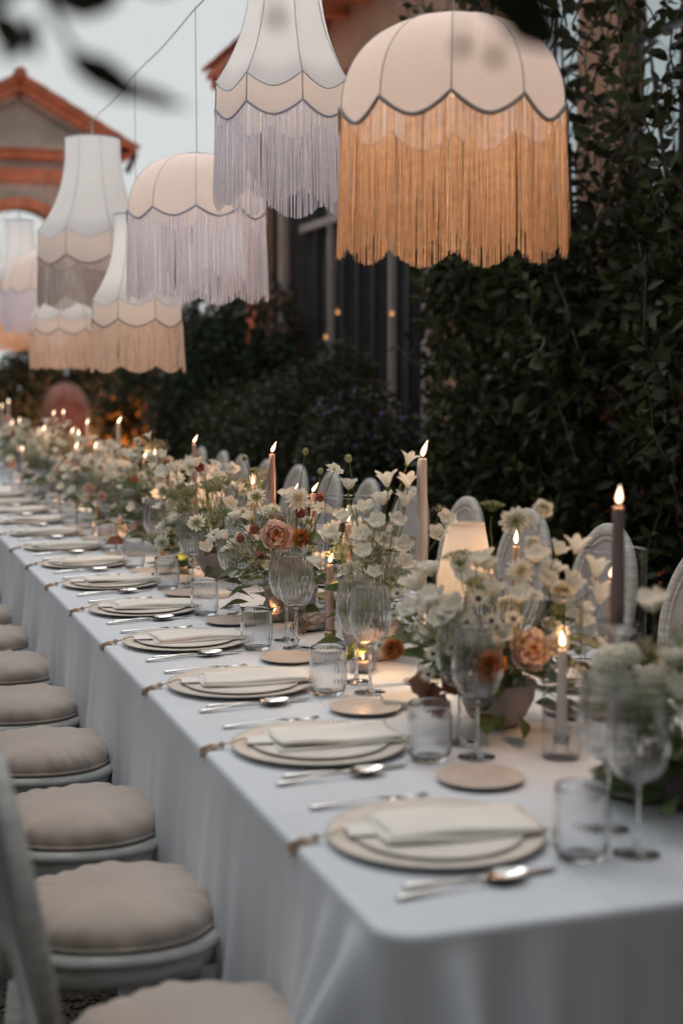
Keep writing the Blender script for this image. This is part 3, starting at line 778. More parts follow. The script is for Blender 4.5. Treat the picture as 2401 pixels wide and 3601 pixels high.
# ================================================================== CHAIRS (local: front is +x, base at 0)
def sq_out(phi, a, b, p=2.5):
    c, s = math.cos(phi), math.sin(phi)
    r = (abs(c / a) ** p + abs(s / b) ** p) ** (-1 / p)
    w = 1 + .07 * (c if c > 0 else c * 1.6)          # narrower towards the back
    return r * c, r * s * w
def seat_meshes():
    NP = 64
    def slab(a, b, z0, z1, bev=.006, hole=None):
        m = MB(); v = []; prof = [(0, z0), (0, z1 - bev), (-bev, z1)]
        rings = []
        for d, z in prof: rings.append([(sq_out(2 * math.pi * k / NP, a + d, b + d) + (z,)) for k in range(NP)])
        rings.append([(sq_out(2 * math.pi * k / NP, a - .05, b - .05) + (z1,)) for k in range(NP)])
        rings.append([(sq_out(2 * math.pi * k / NP, a - .05, b - .05) + (z0,)) for k in range(NP)])
        for rr in rings: v += rr
        f = []
        for r_ in range(len(rings)):
            r2 = (r_ + 1) % len(rings)
            for k in range(NP):
                j = (k + 1) % NP; f.append((r_ * NP + k, r_ * NP + j, r2 * NP + j, r2 * NP + k))
        return m.add(v, f)
    rail = slab(.188, .190, .408, .45).mesh('seat_rail', 'limed_wood')
    lip = slab(.197, .200, .447, .466, .008).mesh('seat_lip', 'limed_wood')
    cushions = []
    for seed in range(7):
        g2 = random.Random(seed)
        m = MB(); v = []; f = []
        prof = [(.98, -.010), (1.03, .003), (1.05, .014), (1.04, .026), (.985, .038), (.89, .047), (.72, .053), (.5, .056), (.25, .058), (.08, .0585)]
        ph = [g2.uniform(0, 6.28) for _ in range(6)]
        NQ = 128
        for ri, (s, z) in enumerate(prof):
            for k in range(NQ):
                a = 2 * math.pi * k / NQ
                x, y = sq_out(a, .176 * s, .176 * s, 2.3)
                e = max(0, (s - .55) / .45)
                wr = .95 * e * e * (.0035 * math.sin(19 * a + ph[0] + 2 * math.sin(3 * a)) + .004 * math.sin(31 * a + ph[1] + 3 * math.sin(2 * a + ph[2])) * max(0, math.sin(2 * a + ph[3])) + .004 * math.sin(7 * a + ph[4]))
                lump = .0045 * math.sin(14 * x + ph[5]) * math.cos(11 * y + ph[0]) - .006 * math.exp(-((x - .05 * math.sin(ph[1])) ** 2 + (y - .05 * math.cos(ph[2])) ** 2) / .004)
                v.append((x * (1 + wr * 1.5), y * (1 + wr * 1.5), .468 + z + (wr + lump * (1 - e)) * (1 if z > 0 else 0)))
        for ri in range(len(prof) - 1):
            for k in range(NQ):
                j = (k + 1) % NQ; f.append((ri * NQ + k, ri * NQ + j, (ri + 1) * NQ + j, (ri + 1) * NQ + k))
        f.append(tuple((len(prof) - 1) * NQ + k for k in range(NQ)))
        cushions.append(m.add(v, f).mesh('cushion', 'velvet'))
    pip = MB().ring(lambda q: (sq_out(6.2832 * q, .176 * 1.052, .176 * 1.052, 2.3) + (.468 + .006,)), 64, .0035, 6).mesh('piping', 'velvet')
    fl = MB().lathe([(.0, 0), (.013, 0), (.015, .02), (.018, .2), (.022, .33), (.026, .35), (.022, .365), (.026, .42)], 12).mesh('leg', 'limed_wood')
    def rear(s):
        return MB().tube([(-.28, s * .18, 0), (-.235, s * .165, .15), (-.195, s * .15, .33), (-.18, s * .145, .44)], [.014, .017, .021, .022], 8).mesh('leg', 'limed_wood')
    ST = MB()
    pts = [(-.245, -.18, .17), (-.15, -.10, .20), (0, -.075, .205), (.15, -.13, .19), (.175, -.16, .18)]
    ST.tube(pts, .010, 6); ST.tube([(x, -y, z) for x, y, z in pts], .010, 6); ST.tube([(0, -.075, .205), (0, .075, .205)], .009, 6)
    st = ST.mesh('stretcher', 'limed_wood')
    # oval back, leaning; built in the y-z plane then leaned
    def oval(a, b): return lambda t: (0, a * math.cos(2 * math.pi * t), b * math.sin(2 * math.pi * t))
    def rect_ring(a, b, w, d):
        m = MB(); N_ = 56; v = []; f = []
        for k in range(N_):
            t = 2 * math.pi * k / N_; c, s = math.cos(t), math.sin(t)
            for (o_, x) in ((w, -d * .6), (w, d * .6), (w * .6, d), (-w * .6, d), (-w, d * .6), (-w, -d * .6), (-w * .6, -d), (w * .6, -d)):
                v.append((x, (a + o_) * c, (b + o_) * s))
        for k in range(N_):
            for j in range(8): f.append((k * 8 + j, ((k + 1) % N_) * 8 + j, ((k + 1) % N_) * 8 + (j + 1) % 8, k * 8 + (j + 1) % 8))
        return m.add(v, f)
    fr = rect_ring(.195, .235, .020, .014).mesh('back_frame', 'limed_wood')
    inner = rect_ring(.166, .206, .008, .009).mesh('back_beading', 'limed_wood')
    pn = MB(); v = []; f = []; N_ = 40
    for x in (-.003, .003):
        v.append((x, 0, 0))
        for k in range(N_): v.append((x, .175 * math.cos(2 * math.pi * k / N_), .215 * math.sin(2 * math.pi * k / N_)))
    for k in range(N_):
        j = (k + 1) % N_; f += [(0, 1 + j, 1 + k), (N_ + 1, N_ + 2 + k, N_ + 2 + j)]
    pan = pn.add(v, f).mesh('cane_panel', 'cane', False)
    def post(s): return MB().tube([(-.18, s * .145, .43), (-.198, s * .135, .50), (-.215, s * .118, .58)], [.022, .018, .016], 8).mesh('back_post', 'limed_wood')
    return dict(pip=pip, rail=rail, lip=lip, cushions=cushions, fl=fl, rl=rear(-1), rr=rear(1), st=st, fr=fr, inner=inner, pan=pan, pl=post(-1), pr=post(1))
CH = seat_meshes()
def chair(loc, rz, label, group, k):
    t = thing('banquet_chair', label, 'chair', loc, rz, group)
    part('seat_rail', CH['rail'], t); part('seat_lip', CH['lip'], t)
    cu = part('cushion', CH['cushions'][k % 7], t, (0, 0, 0), (0, 0, rng.uniform(-.06, .06)))
    part('piping', CH['pip'], cu)
    for s in (-1, 1): part('leg', CH['fl'], t, (.14, s * .14, 0))
    part('leg', CH['rl'], t); part('leg', CH['rr'], t); part('stretcher', CH['st'], t)
    b = part('back_frame', CH['fr'], t, (-.245, 0, .738), (0, R(-9), 0))
    part('back_beading', CH['inner'], b); part('cane_panel', CH['pan'], b)
    part('back_post', CH['pl'], t); part('back_post', CH['pr'], t)
PY = [.336 + .578 * k for k in range(18)]           # place settings along the open side
for k in range(9):
    chair((-.185 + rng.uniform(-.012, .012), PY[k] + .0 + rng.uniform(-.012, .012), 0), .025 if k == 0 else rng.uniform(-.04, .04),
          'taupe cushioned chair, %s from the near table end on the open side' % ORD[k], 'chairs on the open side', k)
QY = [.70 + .578 * k for k in range(16)]
for k in range(2, 14):
    chair((TW + .225 + rng.uniform(-.012, .012), QY[k] + rng.uniform(-.015, .015), 0), math.pi + rng.uniform(-.04, .04),
          'oval cane backed chair, %s from the near table end on the hedge side' % ORD[k], 'chairs on the hedge side', k)

# ================================================================== PLACE SETTINGS
def plate_mesh(r, rim, h, m, beads=0, bead_r=.002):
    mb = MB()
    mb.lathe([(0, .002), (r * .55, .002), (r * .62, 0), (r * .66, .002), (r * .8, h * .45), (r * .97, h * .9), (r, h), (r * .995, h + .002), (r * .95, h * .98), (r * .78, h * .5 + .003), (r * .64, .006), (r * .5, .0055), (0, .0055)], 64)
    if beads:
        for k in range(beads):
            a = 2 * math.pi * k / beads; mb.ball((r * .985 * math.cos(a), r * .985 * math.sin(a), h + .0012), bead_r, 5)
    return mb.mesh(m + '_plate', m)
CHARGER = plate_mesh(.168, .03, .011, 'charger', 110, .0024)
DINNER = plate_mesh(.130, .02, .007, 'stoneware', 90, .002)
BREAD = plate_mesh(.077, .015, .009, 'rose_plate')
def napkin_mesh(seed):
    g2 = random.Random(seed); m = MB()
    # three folded layers, each a soft sheet with a rolled fold on the near side
    L, Wd = .255, .135
    for lay in range(2):
        nx_, ny_ = 18, 8
        l = L - .016 * lay; w = Wd - .012 * lay
        v = []; f = []
        ph = g2.uniform(0, 6)
        for side in (0, 1):
            for i in range(nx_ + 1):
                for j in range(ny_ + 1):
                    x = (i / nx_ - .5) * l; y = (j / ny_ - .5) * w
                    zz = .0062 * lay + (.0066 if side else 0.0005)
                    e = (abs(i / nx_ - .5) * 2) ** 6
                    z = zz + .0022 * math.sin(x * 26 + ph + y * 14) + .0015 * math.sin(y * 50 + ph) - (.0025 * e if side else -.001 * e)
                    if side: z = max(z, .0062 * lay + .003)
                    v.append((x + .004 * math.sin(y * 30 + ph), y + .003 * math.sin(x * 20 + ph), max(z, .0003)))
        n1 = (nx_ + 1) * (ny_ + 1)
        idx = lambda s, i, j: s * n1 + i * (ny_ + 1) + j
        for i in range(nx_):
            for j in range(ny_):
                f.append((idx(1, i, j), idx(1, i + 1, j), idx(1, i + 1, j + 1), idx(1, i, j + 1)))
                f.append((idx(0, i, j), idx(0, i, j + 1), idx(0, i + 1, j + 1), idx(0, i + 1, j)))
        for i in range(nx_):
            f.append((idx(0, i, 0), idx(0, i + 1, 0), idx(1, i + 1, 0), idx(1, i, 0))); f.append((idx(0, i, ny_), idx(1, i, ny_), idx(1, i + 1, ny_), idx(0, i + 1, ny_)))
        for j in range(ny_):
            f.append((idx(0, 0, j), idx(1, 0, j), idx(1, 0, j + 1), idx(0, 0, j + 1))); f.append((idx(0, nx_, j), idx(0, nx_, j + 1), idx(1, nx_, j + 1), idx(1, nx_, j)))
        m.add(v, f, 0, Matrix.Rotation(g2.uniform(-.03, .03), 4, 'Z'))
    return m.mesh('napkin', 'napkin_cloth')
NAPKINS = [napkin_mesh(s) for s in range(4)]
CARD = MB().box((0, 0, .0012), (.085, .055, .0016)).mesh('card', 'card', False)
CARD_B = MB().box((.002, -.001, 0), (.087, .056, .0008)).mesh('backing', 'card_edge', False)
def tassel_meshes(seed):
    g2 = random.Random(seed)
    cord = MB().tube([(-.04, 0, .002), (-.052, .002, .003), (-.066, .004 * math.sin(seed), -.002), (-.080, .004, -.006), (-.09, .004, -.008)], .0018, 5).mesh('cord', 'tassel')
    m = MB(); p0 = Vector((-.09, .004, -.008))
    m.ball(p0, .007, 8)
    for k in range(44):
        a = g2.uniform(0, 6.28); q = g2.uniform(0, 1)
        e = p0 + Vector((-.032 - .010 * g2.random(), .017 * math.cos(a) * q + .004, -.016 + .009 * math.sin(a) * q))
        m.tube([p0, p0.lerp(e, .5) + Vector((0, .003 * math.cos(a), .004)), e], .0013, 4)
    return cord, m.mesh('tassel', 'tassel')
TASSELS = [tassel_meshes(s) for s in range(4)]
def handle_path(L): return
def knife_mesh():
    m = MB()
    m.tube([(0, 0, .004), (.01, 0, .0045), (.06, 0, .005), (.098, 0, .0045), (.105, 0, .004)], [.004, .0062, .0055, .0045, .003], 8, flat=.55)
    v = [(.10, -.003, .003), (.13, -.008, .003), (.20, -.0085, .003), (.225, -.005, .003), (.238, .004, .003), (.20, .006, .003), (.10, .004, .003)]
    v += [(x, y, z + .0016) for x, y, z in v]
    m.add(v, [tuple(range(6, -1, -1)), tuple(range(7, 14))] + [(i, (i + 1) % 7, 7 + (i + 1) % 7, 7 + i) for i in range(7)])
    return m.mesh('knife', 'silver')
def spoon_mesh():
    m = MB()
    m.tube([(0, 0, .0035), (.008, 0, .004), (.05, 0, .0065), (.10, 0, .012), (.132, 0, .010), (.145, 0, .007)], [.0055, .0068, .0045, .0026, .0026, .003], 8, flat=.5)
    v = []; f = []; NA, NR = 20, 5
    for side in (0, 1):
        for r_ in range(NR + 1):
            q = r_ / NR
            for k in range(NA):
                a = 2 * math.pi * k / NA
                x = .172 + .034 * q * math.cos(a); y = .0215 * q * math.sin(a) * (1 - .18 * math.cos(a))
                v.append((x, y, .0115 - .0085 * (1 - q * q) + (.0012 if side else 0)))
        o_ = side * (NR + 1) * NA
        for r_ in range(NR):
            for k in range(NA):
                j = (k + 1) % NA; f.append((o_ + r_ * NA + k, o_ + r_ * NA + j, o_ + (r_ + 1) * NA + j, o_ + (r_ + 1) * NA + k))
    return m.add(v, f).mesh('spoon', 'silver')
def fork_mesh():
    m = MB()
    m.tube([(0, 0, .0035), (.008, 0, .004), (.05, 0, .006), (.11, 0, .010), (.135, 0, .008)], [.0055, .0065, .0042, .0026, .004], 8, flat=.5)
    m.box((.148, 0, .006), (.03, .021, .0018))
    for k in range(4): m.tube([(.162, -.009 + .006 * k, .006), (.185, -.009 + .006 * k, .005), (.205, -.009 + .006 * k, .009)], [.0018, .0016, .0008], 5)
    return m.mesh('fork', 'silver')
KNIFE, SPOON, FORK = knife_mesh(), spoon_mesh(), fork_mesh()
def rib(n, amp, t0=0., t1=1.):
    return lambda a, t: (amp * math.cos(n * a) if t0 <= t <= t1 else 0)
# glasses: real wall thickness, flutes pressed into the outside only
def walled(outer, th, n, ribs, amp, t0, t1, z_in):
    inner = [(max(r - th, .0005), z) for r, z in outer if z > z_in][::-1]
    prof = outer + [(outer[-1][0] - th * .5, outer[-1][1] + th * .4)] + inner + [(.0004, inner[-1][1] - .001)]
    no = len(outer); N_ = len(prof)
    def rf(a, t):
        k = round(t * (N_ - 1))
        if k >= no: return 0
        u = k / (no - 1)
        return amp * (.5 + .5 * math.cos(ribs * a)) * max(0, min(1, (u - t0) / .08, (t1 - u) / .06))
    return MB().lathe(prof, n, rib=rf)
def fine(prof, m=4):
    """Catmull-Rom resampling of a profile"""
    out = []
    for i in range(len(prof) - 1):
        p0, p1, p2, p3 = (prof[max(0, min(len(prof) - 1, i + d))] for d in (-1, 0, 1, 2))
        for q in range(m):
            t = q / m
            out.append(tuple(.5 * (2 * p1[c] + (p2[c] - p0[c]) * t + (2 * p0[c] - 5 * p1[c] + 4 * p2[c] - p3[c]) * t * t + (3 * p1[c] - p0[c] - 3 * p2[c] + p3[c]) * t ** 3) for c in (0, 1)))
    return out + [prof[-1]]
WB = walled(fine([(.0005, .1095), (.010, .110), (.022, .114), (.035, .126), (.0435, .145), (.0468, .168), (.0455, .198), (.0420, .226), (.0390, .247)]), .0011, 168, 28, .020, .30, .97, .1125).mesh('glass_bowl', 'crystal')
WS = MB().lathe([(.0003, .0066), (.009, .0068), (.0055, .014), (.0040, .03), (.0036, .06), (.0038, .085), (.0050, .102), (.0085, .1094), (.0003, .1094)], 16).mesh('glass_stem', 'crystal')
WF = MB().lathe([(.0003, .0008), (.034, .0008), (.0352, .0016), (.034, .0026), (.016, .0044), (.009, .0064), (.0003, .0066)], 40).mesh('glass_foot', 'crystal')
TB = walled(fine([(.0005, .0008), (.029, .0008), (.035, .005), (.0400, .020), (.0418, .045), (.0410, .075), (.0385, .108)]), .0010, 180, 30, .020, .35, .95, .0085).mesh('glass_wall', 'crystal')
def wine(x, y, label, group):
    t = thing('wine_glass', label, 'wine glass', (x, y, CZ), rng.uniform(0, 6.28), group)
    part('bowl', WB, t); part('stem', WS, t); part('foot', WF, t)
def tumbler(x, y, label, group):
    solo('tumbler', TB, label, 'tumbler', (x, y, CZ), rng.uniform(0, 6.28), group)
def setting(k, y, side, what):
    """side 0: open side (x small); side 1: hedge side, mirrored"""
    sgn = 1 if side == 0 else -1
    X = lambda d: d if side == 0 else TW - d
    Yd = lambda d: y + sgn * d
    rz0 = 0 if side == 0 else math.pi
    sd = 'open side' if side == 0 else 'hedge side'
    w = '%s place from the near end, %s' % (ORD[k], sd)
    j = lambda a: rng.uniform(-a, a)
    if 'p' in what:
        solo('charger_plate', CHARGER, 'beige beaded charger plate at the ' + w, 'plate', (X(.202), y + j(.006), CZ), 0, 'charger plates')
        solo('dinner_plate', DINNER, 'off-white beaded dinner plate on the charger, ' + w, 'plate', (X(.204), y + j(.004), CZ + .0062), 0, 'dinner plates')
        a = rz0 + j(.09) - .04
        solo('napkin', NAPKINS[k % 4], 'folded cream napkin at the ' + w, 'napkin', (X(.238), Yd(.008), CZ + .0125), a, 'folded napkins')
    if 'm' in what:
        t = thing('menu_card', 'white card with brown tassel under the napkin, ' + w, 'menu card', (X(.112), Yd(.03), CZ + .0155), rz0 + j(.12) - .08, 'menu cards')
        part('card', CARD, t); part('backing', CARD_B, t)
        c_, ts = TASSELS[k % 4]; part('cord', c_, t); part('tassel', ts, t)
    if 'k' in what:
        solo('table_knife', KNIFE, 'silver knife beside the plate at the ' + w, 'knife', (X(.075), Yd(-.186 + j(.004)), CZ), rz0 + .02 + j(.03), 'knives')
        solo('spoon', SPOON, 'silver spoon beside the knife at the ' + w, 'spoon', (X(.052), Yd(-.222 + j(.004)), CZ), rz0 + .11 + j(.03), 'spoons')
        solo('fork', FORK, 'silver fork beside the plate at the ' + w, 'fork', (X(.065), Yd(.205 + j(.004)), CZ), rz0 + j(.03), 'forks')
    if 'b' in what:
        solo('bread_plate', BREAD, 'small dusky pink bread plate by the ' + w, 'plate', (X(.395 + j(.006)), Yd(.265 + j(.006)), CZ), 0, 'bread plates')
    if 't' in what:
        tumbler(X(.365 + j(.006)), Yd(-.145 + j(.008)), 'ribbed clear stemless tumbler at the ' + w, 'tumblers')
    if 'w' in what:
        wine(X(.455 + j(.006)), Yd(-.165 + j(.008)), 'ribbed wine glass beside the tumbler, ' + w, 'wine glasses')
        wine(X(.468 + j(.006)), Yd(-.048 + j(.008)), 'ribbed wine glass behind the plate, ' + w, 'wine glasses')
for k in range(13): setting(k, PY[k], 0, 'pmkbtw' if k < 12 else 'pbtw')
for k in range(13, 17): setting(k, PY[k], 0, 'tw')
for k in range(1, 14): setting(k, QY[k], 1, 'pkbtw' if k < 5 else 'pw')

# ================================================================== HANGING LAMPS
def lamp_profile(kind, R_, H):
    pr = []
    if kind == 'dome':
        for k in range(15):
            th = .16 + (math.pi / 2 - .16) * k / 14
            pr.append((R_ * math.sin(th) ** .88, H * math.cos(th) ** .95 if k < 14 else 0.))
    else:
        for k in range(17):
            s = k / 16; pr.append((R_ * (.49 + .51 * s ** 2.5), H * (1 - s)))
    return pr
def rad(phi, n, mixv=.62):
    a = (phi + math.pi / n) % (2 * math.pi / n) - math.pi / n
    return 1 - mixv + mixv * math.cos(math.pi / n) / math.cos(a)
def scal(phi, n, A):
    a = ((phi + math.pi / n) % (2 * math.pi / n) - math.pi / n) / (math.pi / n)
    return -A * (1 - abs(a) ** 1.7)
LAMPM = {}
def pendant(label, kind, xy, ztop, zrim, R_, n, rot, A, fl, fmat, trim, wire_z, band=0., watts=7, shade='shade_cloth'):
    """ztop: top of the shade; zrim: height of the rib points on the rim"""
    H = ztop - zrim
    t = thing('pendant_lamp', label, 'pendant lamp', (xy[0], xy[1], zrim), rot, 'pendant lamps over the table')
    pr = lamp_profile(kind, R_, H)
    # one panel between two ribs (phi from -pi/n to pi/n), ribs at the ends
    m = MB(); v = []; f = []; NP = 14
    for k, (r_, z) in enumerate(pr):
        for i in range(NP + 1):
            ph = (i / NP * 2 - 1) * math.pi / n
            q = k / (len(pr) - 1)
            zz = z + scal(ph, n, A) * q ** 5
            rr = r_ * (1 + (rad(ph, n) - 1) * min(1, .3 + q))
            v.append((rr * math.cos(ph), rr * math.sin(ph), zz))
    for k in range(len(pr) - 1):
        for i in range(NP): f.append((k * (NP + 1) + i, k * (NP + 1) + i + 1, (k + 1) * (NP + 1) + i + 1, (k + 1) * (NP + 1) + i))
    pme = m.add(v, f).mesh('shade_panel', shade)
    rme = MB().tube([(r_ * math.cos(math.pi / n), r_ * math.sin(math.pi / n), z) for r_, z in pr], .0014, 5).mesh('rib', 'seam_blue')
    for k in range(n):
        a = 2 * math.pi * k / n
        part('shade_panel', pme, t, rot=(0, 0, a)); part('rib', rme, t, rot=(0, 0, a))
    rr0, zt = pr[0]
    part('top_ring', MB().ring(lambda q: (rr0 * math.cos(6.2832 * q), rr0 * math.sin(6.2832 * q), zt), 32, .0035, 6).mesh('top_ring', 'seam_blue'), t)
    # top spider and cord
    m = MB()
    for k in range(3):
        a = 2.1 * k; m.tube([(0, 0, zt), (rr0 * math.cos(a), rr0 * math.sin(a), zt)], .002, 4)
    part('spider', m.mesh('spider', 'cable'), t)
    if kind == 'dome': part('top_cap', MB().lathe([(rr0, zt), (rr0 * .5, zt + .004), (0, zt + .006)], 24).mesh('top_cap', shade), t)
    part('cord', MB().tube([(0, 0, zt - .12), (0, 0, zt), (0, 0, wire_z - zrim)], .0016, 5).mesh('cord', 'bulb_cord'), t)
    if kind != 'dome': part('cord_sleeve', MB().tube([(0, 0, zt), (0, 0, zt + .07)], [.008, .004], 8).mesh('cord_sleeve', 'bulb_cord'), t)
    edge = lambda off, dz: (lambda q: ((R_ * rad(6.2832 * q + math.pi / n * 0 , n) + off) * math.cos(6.2832 * q), (R_ * rad(6.2832 * q, n) + off) * math.sin(6.2832 * q), scal(6.2832 * q, n, A) + dz))
    z2 = 0.
    if band:
        z2 = -band
        part('upper_seam', MB().ring(edge(.0015, 0), n * 14, .0018, 6).mesh('upper_seam', 'seam_blue'), t)
        m = MB(); v = []; f = []
        for k in range(5):
            for i in range(NP + 1):
                ph = (i / NP * 2 - 1) * math.pi / n; q = k / 4
                rr = R_ * rad(ph, n) * (1 + .012 * q) - .002
                v.append((rr * math.cos(ph), rr * math.sin(ph), -band * q + scal(ph, n, A)))
        for k in range(4):
            for i in range(NP): f.append((k * (NP + 1) + i, k * (NP + 1) + i + 1, (k + 1) * (NP + 1) + i + 1, (k + 1) * (NP + 1) + i))
        bme = m.add(v, f).mesh('band_panel', 'band_cloth')
        brm = MB().tube([(R_ * math.cos(math.pi / n), R_ * math.sin(math.pi / n), 0), (R_ * 1.012 * math.cos(math.pi / n), R_ * 1.012 * math.sin(math.pi / n), -band)], .002, 5).mesh('rib', 'seam_blue')
        for k in range(n):
            part('band_panel', bme, t, rot=(0, 0, 2 * math.pi * k / n)); part('rib', brm, t, rot=(0, 0, 2 * math.pi * k / n))
    part('scallop_trim', MB().ring(edge(.003, z2), n * 14, .0044 if R_ > .22 else .0038, 6).mesh('scallop_trim', trim), t)
    # fringe of fine strands, a second layer just inside
    g2 = np.random.default_rng(int(xy[1] * 100))
    ns0 = int(2 * math.pi * R_ / .0029)
    V = []; F = []; base = 0
    for lay in range(2):
        ns = ns0 if lay == 0 else ns0 // 2
        ph = np.linspace(0, 2 * np.pi, ns, endpoint=False) + g2.normal(0, .0012 / R_, ns)
        a = (ph + np.pi / n) % (2 * np.pi / n) - np.pi / n
        rr = R_ * (1 - .62 + .62 * np.cos(np.pi / n) / np.cos(a)) * (1.012 if band else 1.0) + .001 - .0035 * lay
        z0 = -A * (1 - np.abs(a / (np.pi / n)) ** 1.7) + z2
        ln = fl * g2.uniform(.975, 1.0, ns)
        w = .0011
        tw = g2.normal(0, .5, ns)
        sway = g2.normal(0, .0022, (ns, 2))
        for s in range(4):
            q = s / 3
            r2 = rr + .006 * q * (1 if lay == 0 else .5) + sway[:, 0] * q
            p2 = ph + sway[:, 1] * q / R_ * 1.6
            c = np.stack([r2 * np.cos(p2), r2 * np.sin(p2), z0 - ln * q], 1)
            er = np.stack([np.cos(p2), np.sin(p2), 0 * p2], 1); et = np.stack([-np.sin(p2), np.cos(p2), 0 * p2], 1)
            for x1 in (1, -1): V.append(c + (et * np.cos(tw)[:, None] + er * np.sin(tw)[:, None]) * w * x1)
        i = np.arange(ns)
        for s in range(3):
            F.append(np.stack([base + s * 2 * ns + i, base + (s * 2 + 1) * ns + i, base + (s * 2 + 3) * ns + i, base + (s * 2 + 2) * ns + i], 1))
        base += 8 * ns
    part('fringe', npmesh('fringe', np.concatenate(V), np.concatenate(F), fmat, True), t, kind='stuff')
    zb = H * (.32 if kind == 'dome' else .48)
    b = part('bulb', MB().ball((0, 0, 0), .024, 12, 0, (1, 1, 1.25)).mesh('bulb', 'bulb_glow'), t, (0, 0, zb))
    part('socket', MB().lathe([(0, .075), (.014, .07), (.015, .025), (.010, .022)], 12).mesh('socket', 'brass'), b)
    lamp_light('bulb_light', t, (0, 0, zb - .0), watts, (1, .85, .74), .03)
LX, WZ = .6, 2.80
pendant('large dome lamp with long orange fringe hanging over the near table end', 'dome', (LX + .006, 1.23), 2.215, 2.016, .243, 10, R(-91 + 17 + 14), .042, .268, 'fringe_orange', 'trim_grey', WZ, watts=12)
pendant('tall bell lamp with pale lilac fringe next to the orange fringed dome', 'bell', (LX, 2.446), 2.68, 2.308, .205, 8, R(19), .040, .245, 'fringe_lilac', 'trim_lilac', WZ, band=.078, watts=11, shade='shade_white')
pendant('dome lamp with lilac trim and long lilac fringe', 'dome', (LX - .005, 3.56), 2.275, 2.062, .258, 10, R(22), .034, .29, 'fringe_lilac', 'trim_lilac', WZ, watts=6.5)
pendant('bell lamp with beige fringe hanging beside the lilac fringed dome', 'bell', (LX - .005, 4.737), 2.184, 1.812, .208, 8, R(33), .034, .20, 'fringe_beige', 'trim_taupe', WZ, band=.092, shade='shade_white')
pendant('largest bell lamp with short taupe fringe hanging high', 'bell', (LX - .02, 5.812), 2.685, 2.21, .29, 8, R(30), .045, .21, 'fringe_taupe', 'trim_taupe', WZ, band=.13, watts=13, shade='shade_white')
pendant('bell lamp with beige fringe hanging low behind the taupe fringed one', 'bell', (LX - .01, 7.0), 2.21, 1.838, .205, 8, R(5), .034, .205, 'fringe_beige', 'trim_taupe', WZ, band=.078, shade='shade_white')
pendant('dome lamp with lilac fringe towards the far table end', 'dome', (LX, 8.05), 2.312, 2.06, .255, 10, R(10), .034, .26, 'fringe_lilac', 'trim_lilac', WZ, watts=6.5)
pendant('slender bell lamp hanging in front of the gatehouse arch', 'bell', (LX - .02, 9.21), 2.63, 2.2, .215, 8, R(20), .034, .22, 'fringe_lilac', 'trim_lilac', WZ, band=.09, watts=8, shade='shade_white')
pendant('dome lamp with tan fringe at the far end of the row', 'dome', (LX, 10.4), 2.221, 1.98, .255, 10, R(0), .034, .25, 'fringe_tan', 'trim_taupe', WZ, watts=7)
pts = [(LX, -4, 3.1)] + [(LX, y, WZ - .012 * math.sin((y - 1.23) * 2.7) ** 2) for y in np.linspace(-.5, 11, 40)] + [(LX + .6, 19, 3.1)]
solo('overhead_cable', MB().tube(pts, .0022, 5).mesh('overhead_cable', 'cable'), 'thin dark cable above the table carrying the pendant lamps', 'cable')
solo('overhead_cable', MB().tube([(-2.5, 6.9, 3.40), (-.9, 6.3, 3.53), (2.0, 5.6, 3.85), (3.5, 5.2, 4.2)], .004, 5).mesh('overhead_cable', 'cable'), 'upper of two slack cables crossing to the house', 'cable')
solo('overhead_cable', MB().tube([(-2.5, 6.9, 3.30), (-.9, 6.3, 3.46), (2.0, 5.6, 3.82), (3.5, 5.2, 4.15)], .004, 5).mesh('overhead_cable', 'cable'), 'lower of two slack cables crossing to the house', 'cable')

# ================================================================== CANDLES
def flame_mesh(lean):
    m = MB(); pr = []
    for k in range(11):
        u = k / 10; r_ = .0066 * math.sin(math.pi * min(1, u * 1.0) ** .62) * (1 - .25 * u)
        pr.append((max(r_, .0001), -.003 + .034 * u))
    v = []; f = []; n = 12
    for k, (r_, z) in enumerate(pr):
        for i in range(n):
            a = 2 * math.pi * i / n; s = lean * (max(0, z) / .034) ** 1.3
            v.append((r_ * math.cos(a) + s, r_ * math.sin(a), z))
    for k in range(len(pr) - 1):
        for i in range(n): f.append((k * n + i, k * n + (i + 1) % n, (k + 1) * n + (i + 1) % n, (k + 1) * n + i))
    return m.add(v, f).mesh('flame', 'flame')
FLAMES = [flame_mesh(0), flame_mesh(.012), flame_mesh(.018)]
WICK = MB().tube([(0, 0, -.004), (.0005, 0, .004), (.002, 0, .010)], .0011, 5).mesh('wick', 'wick')
CANDLE_N = [0]
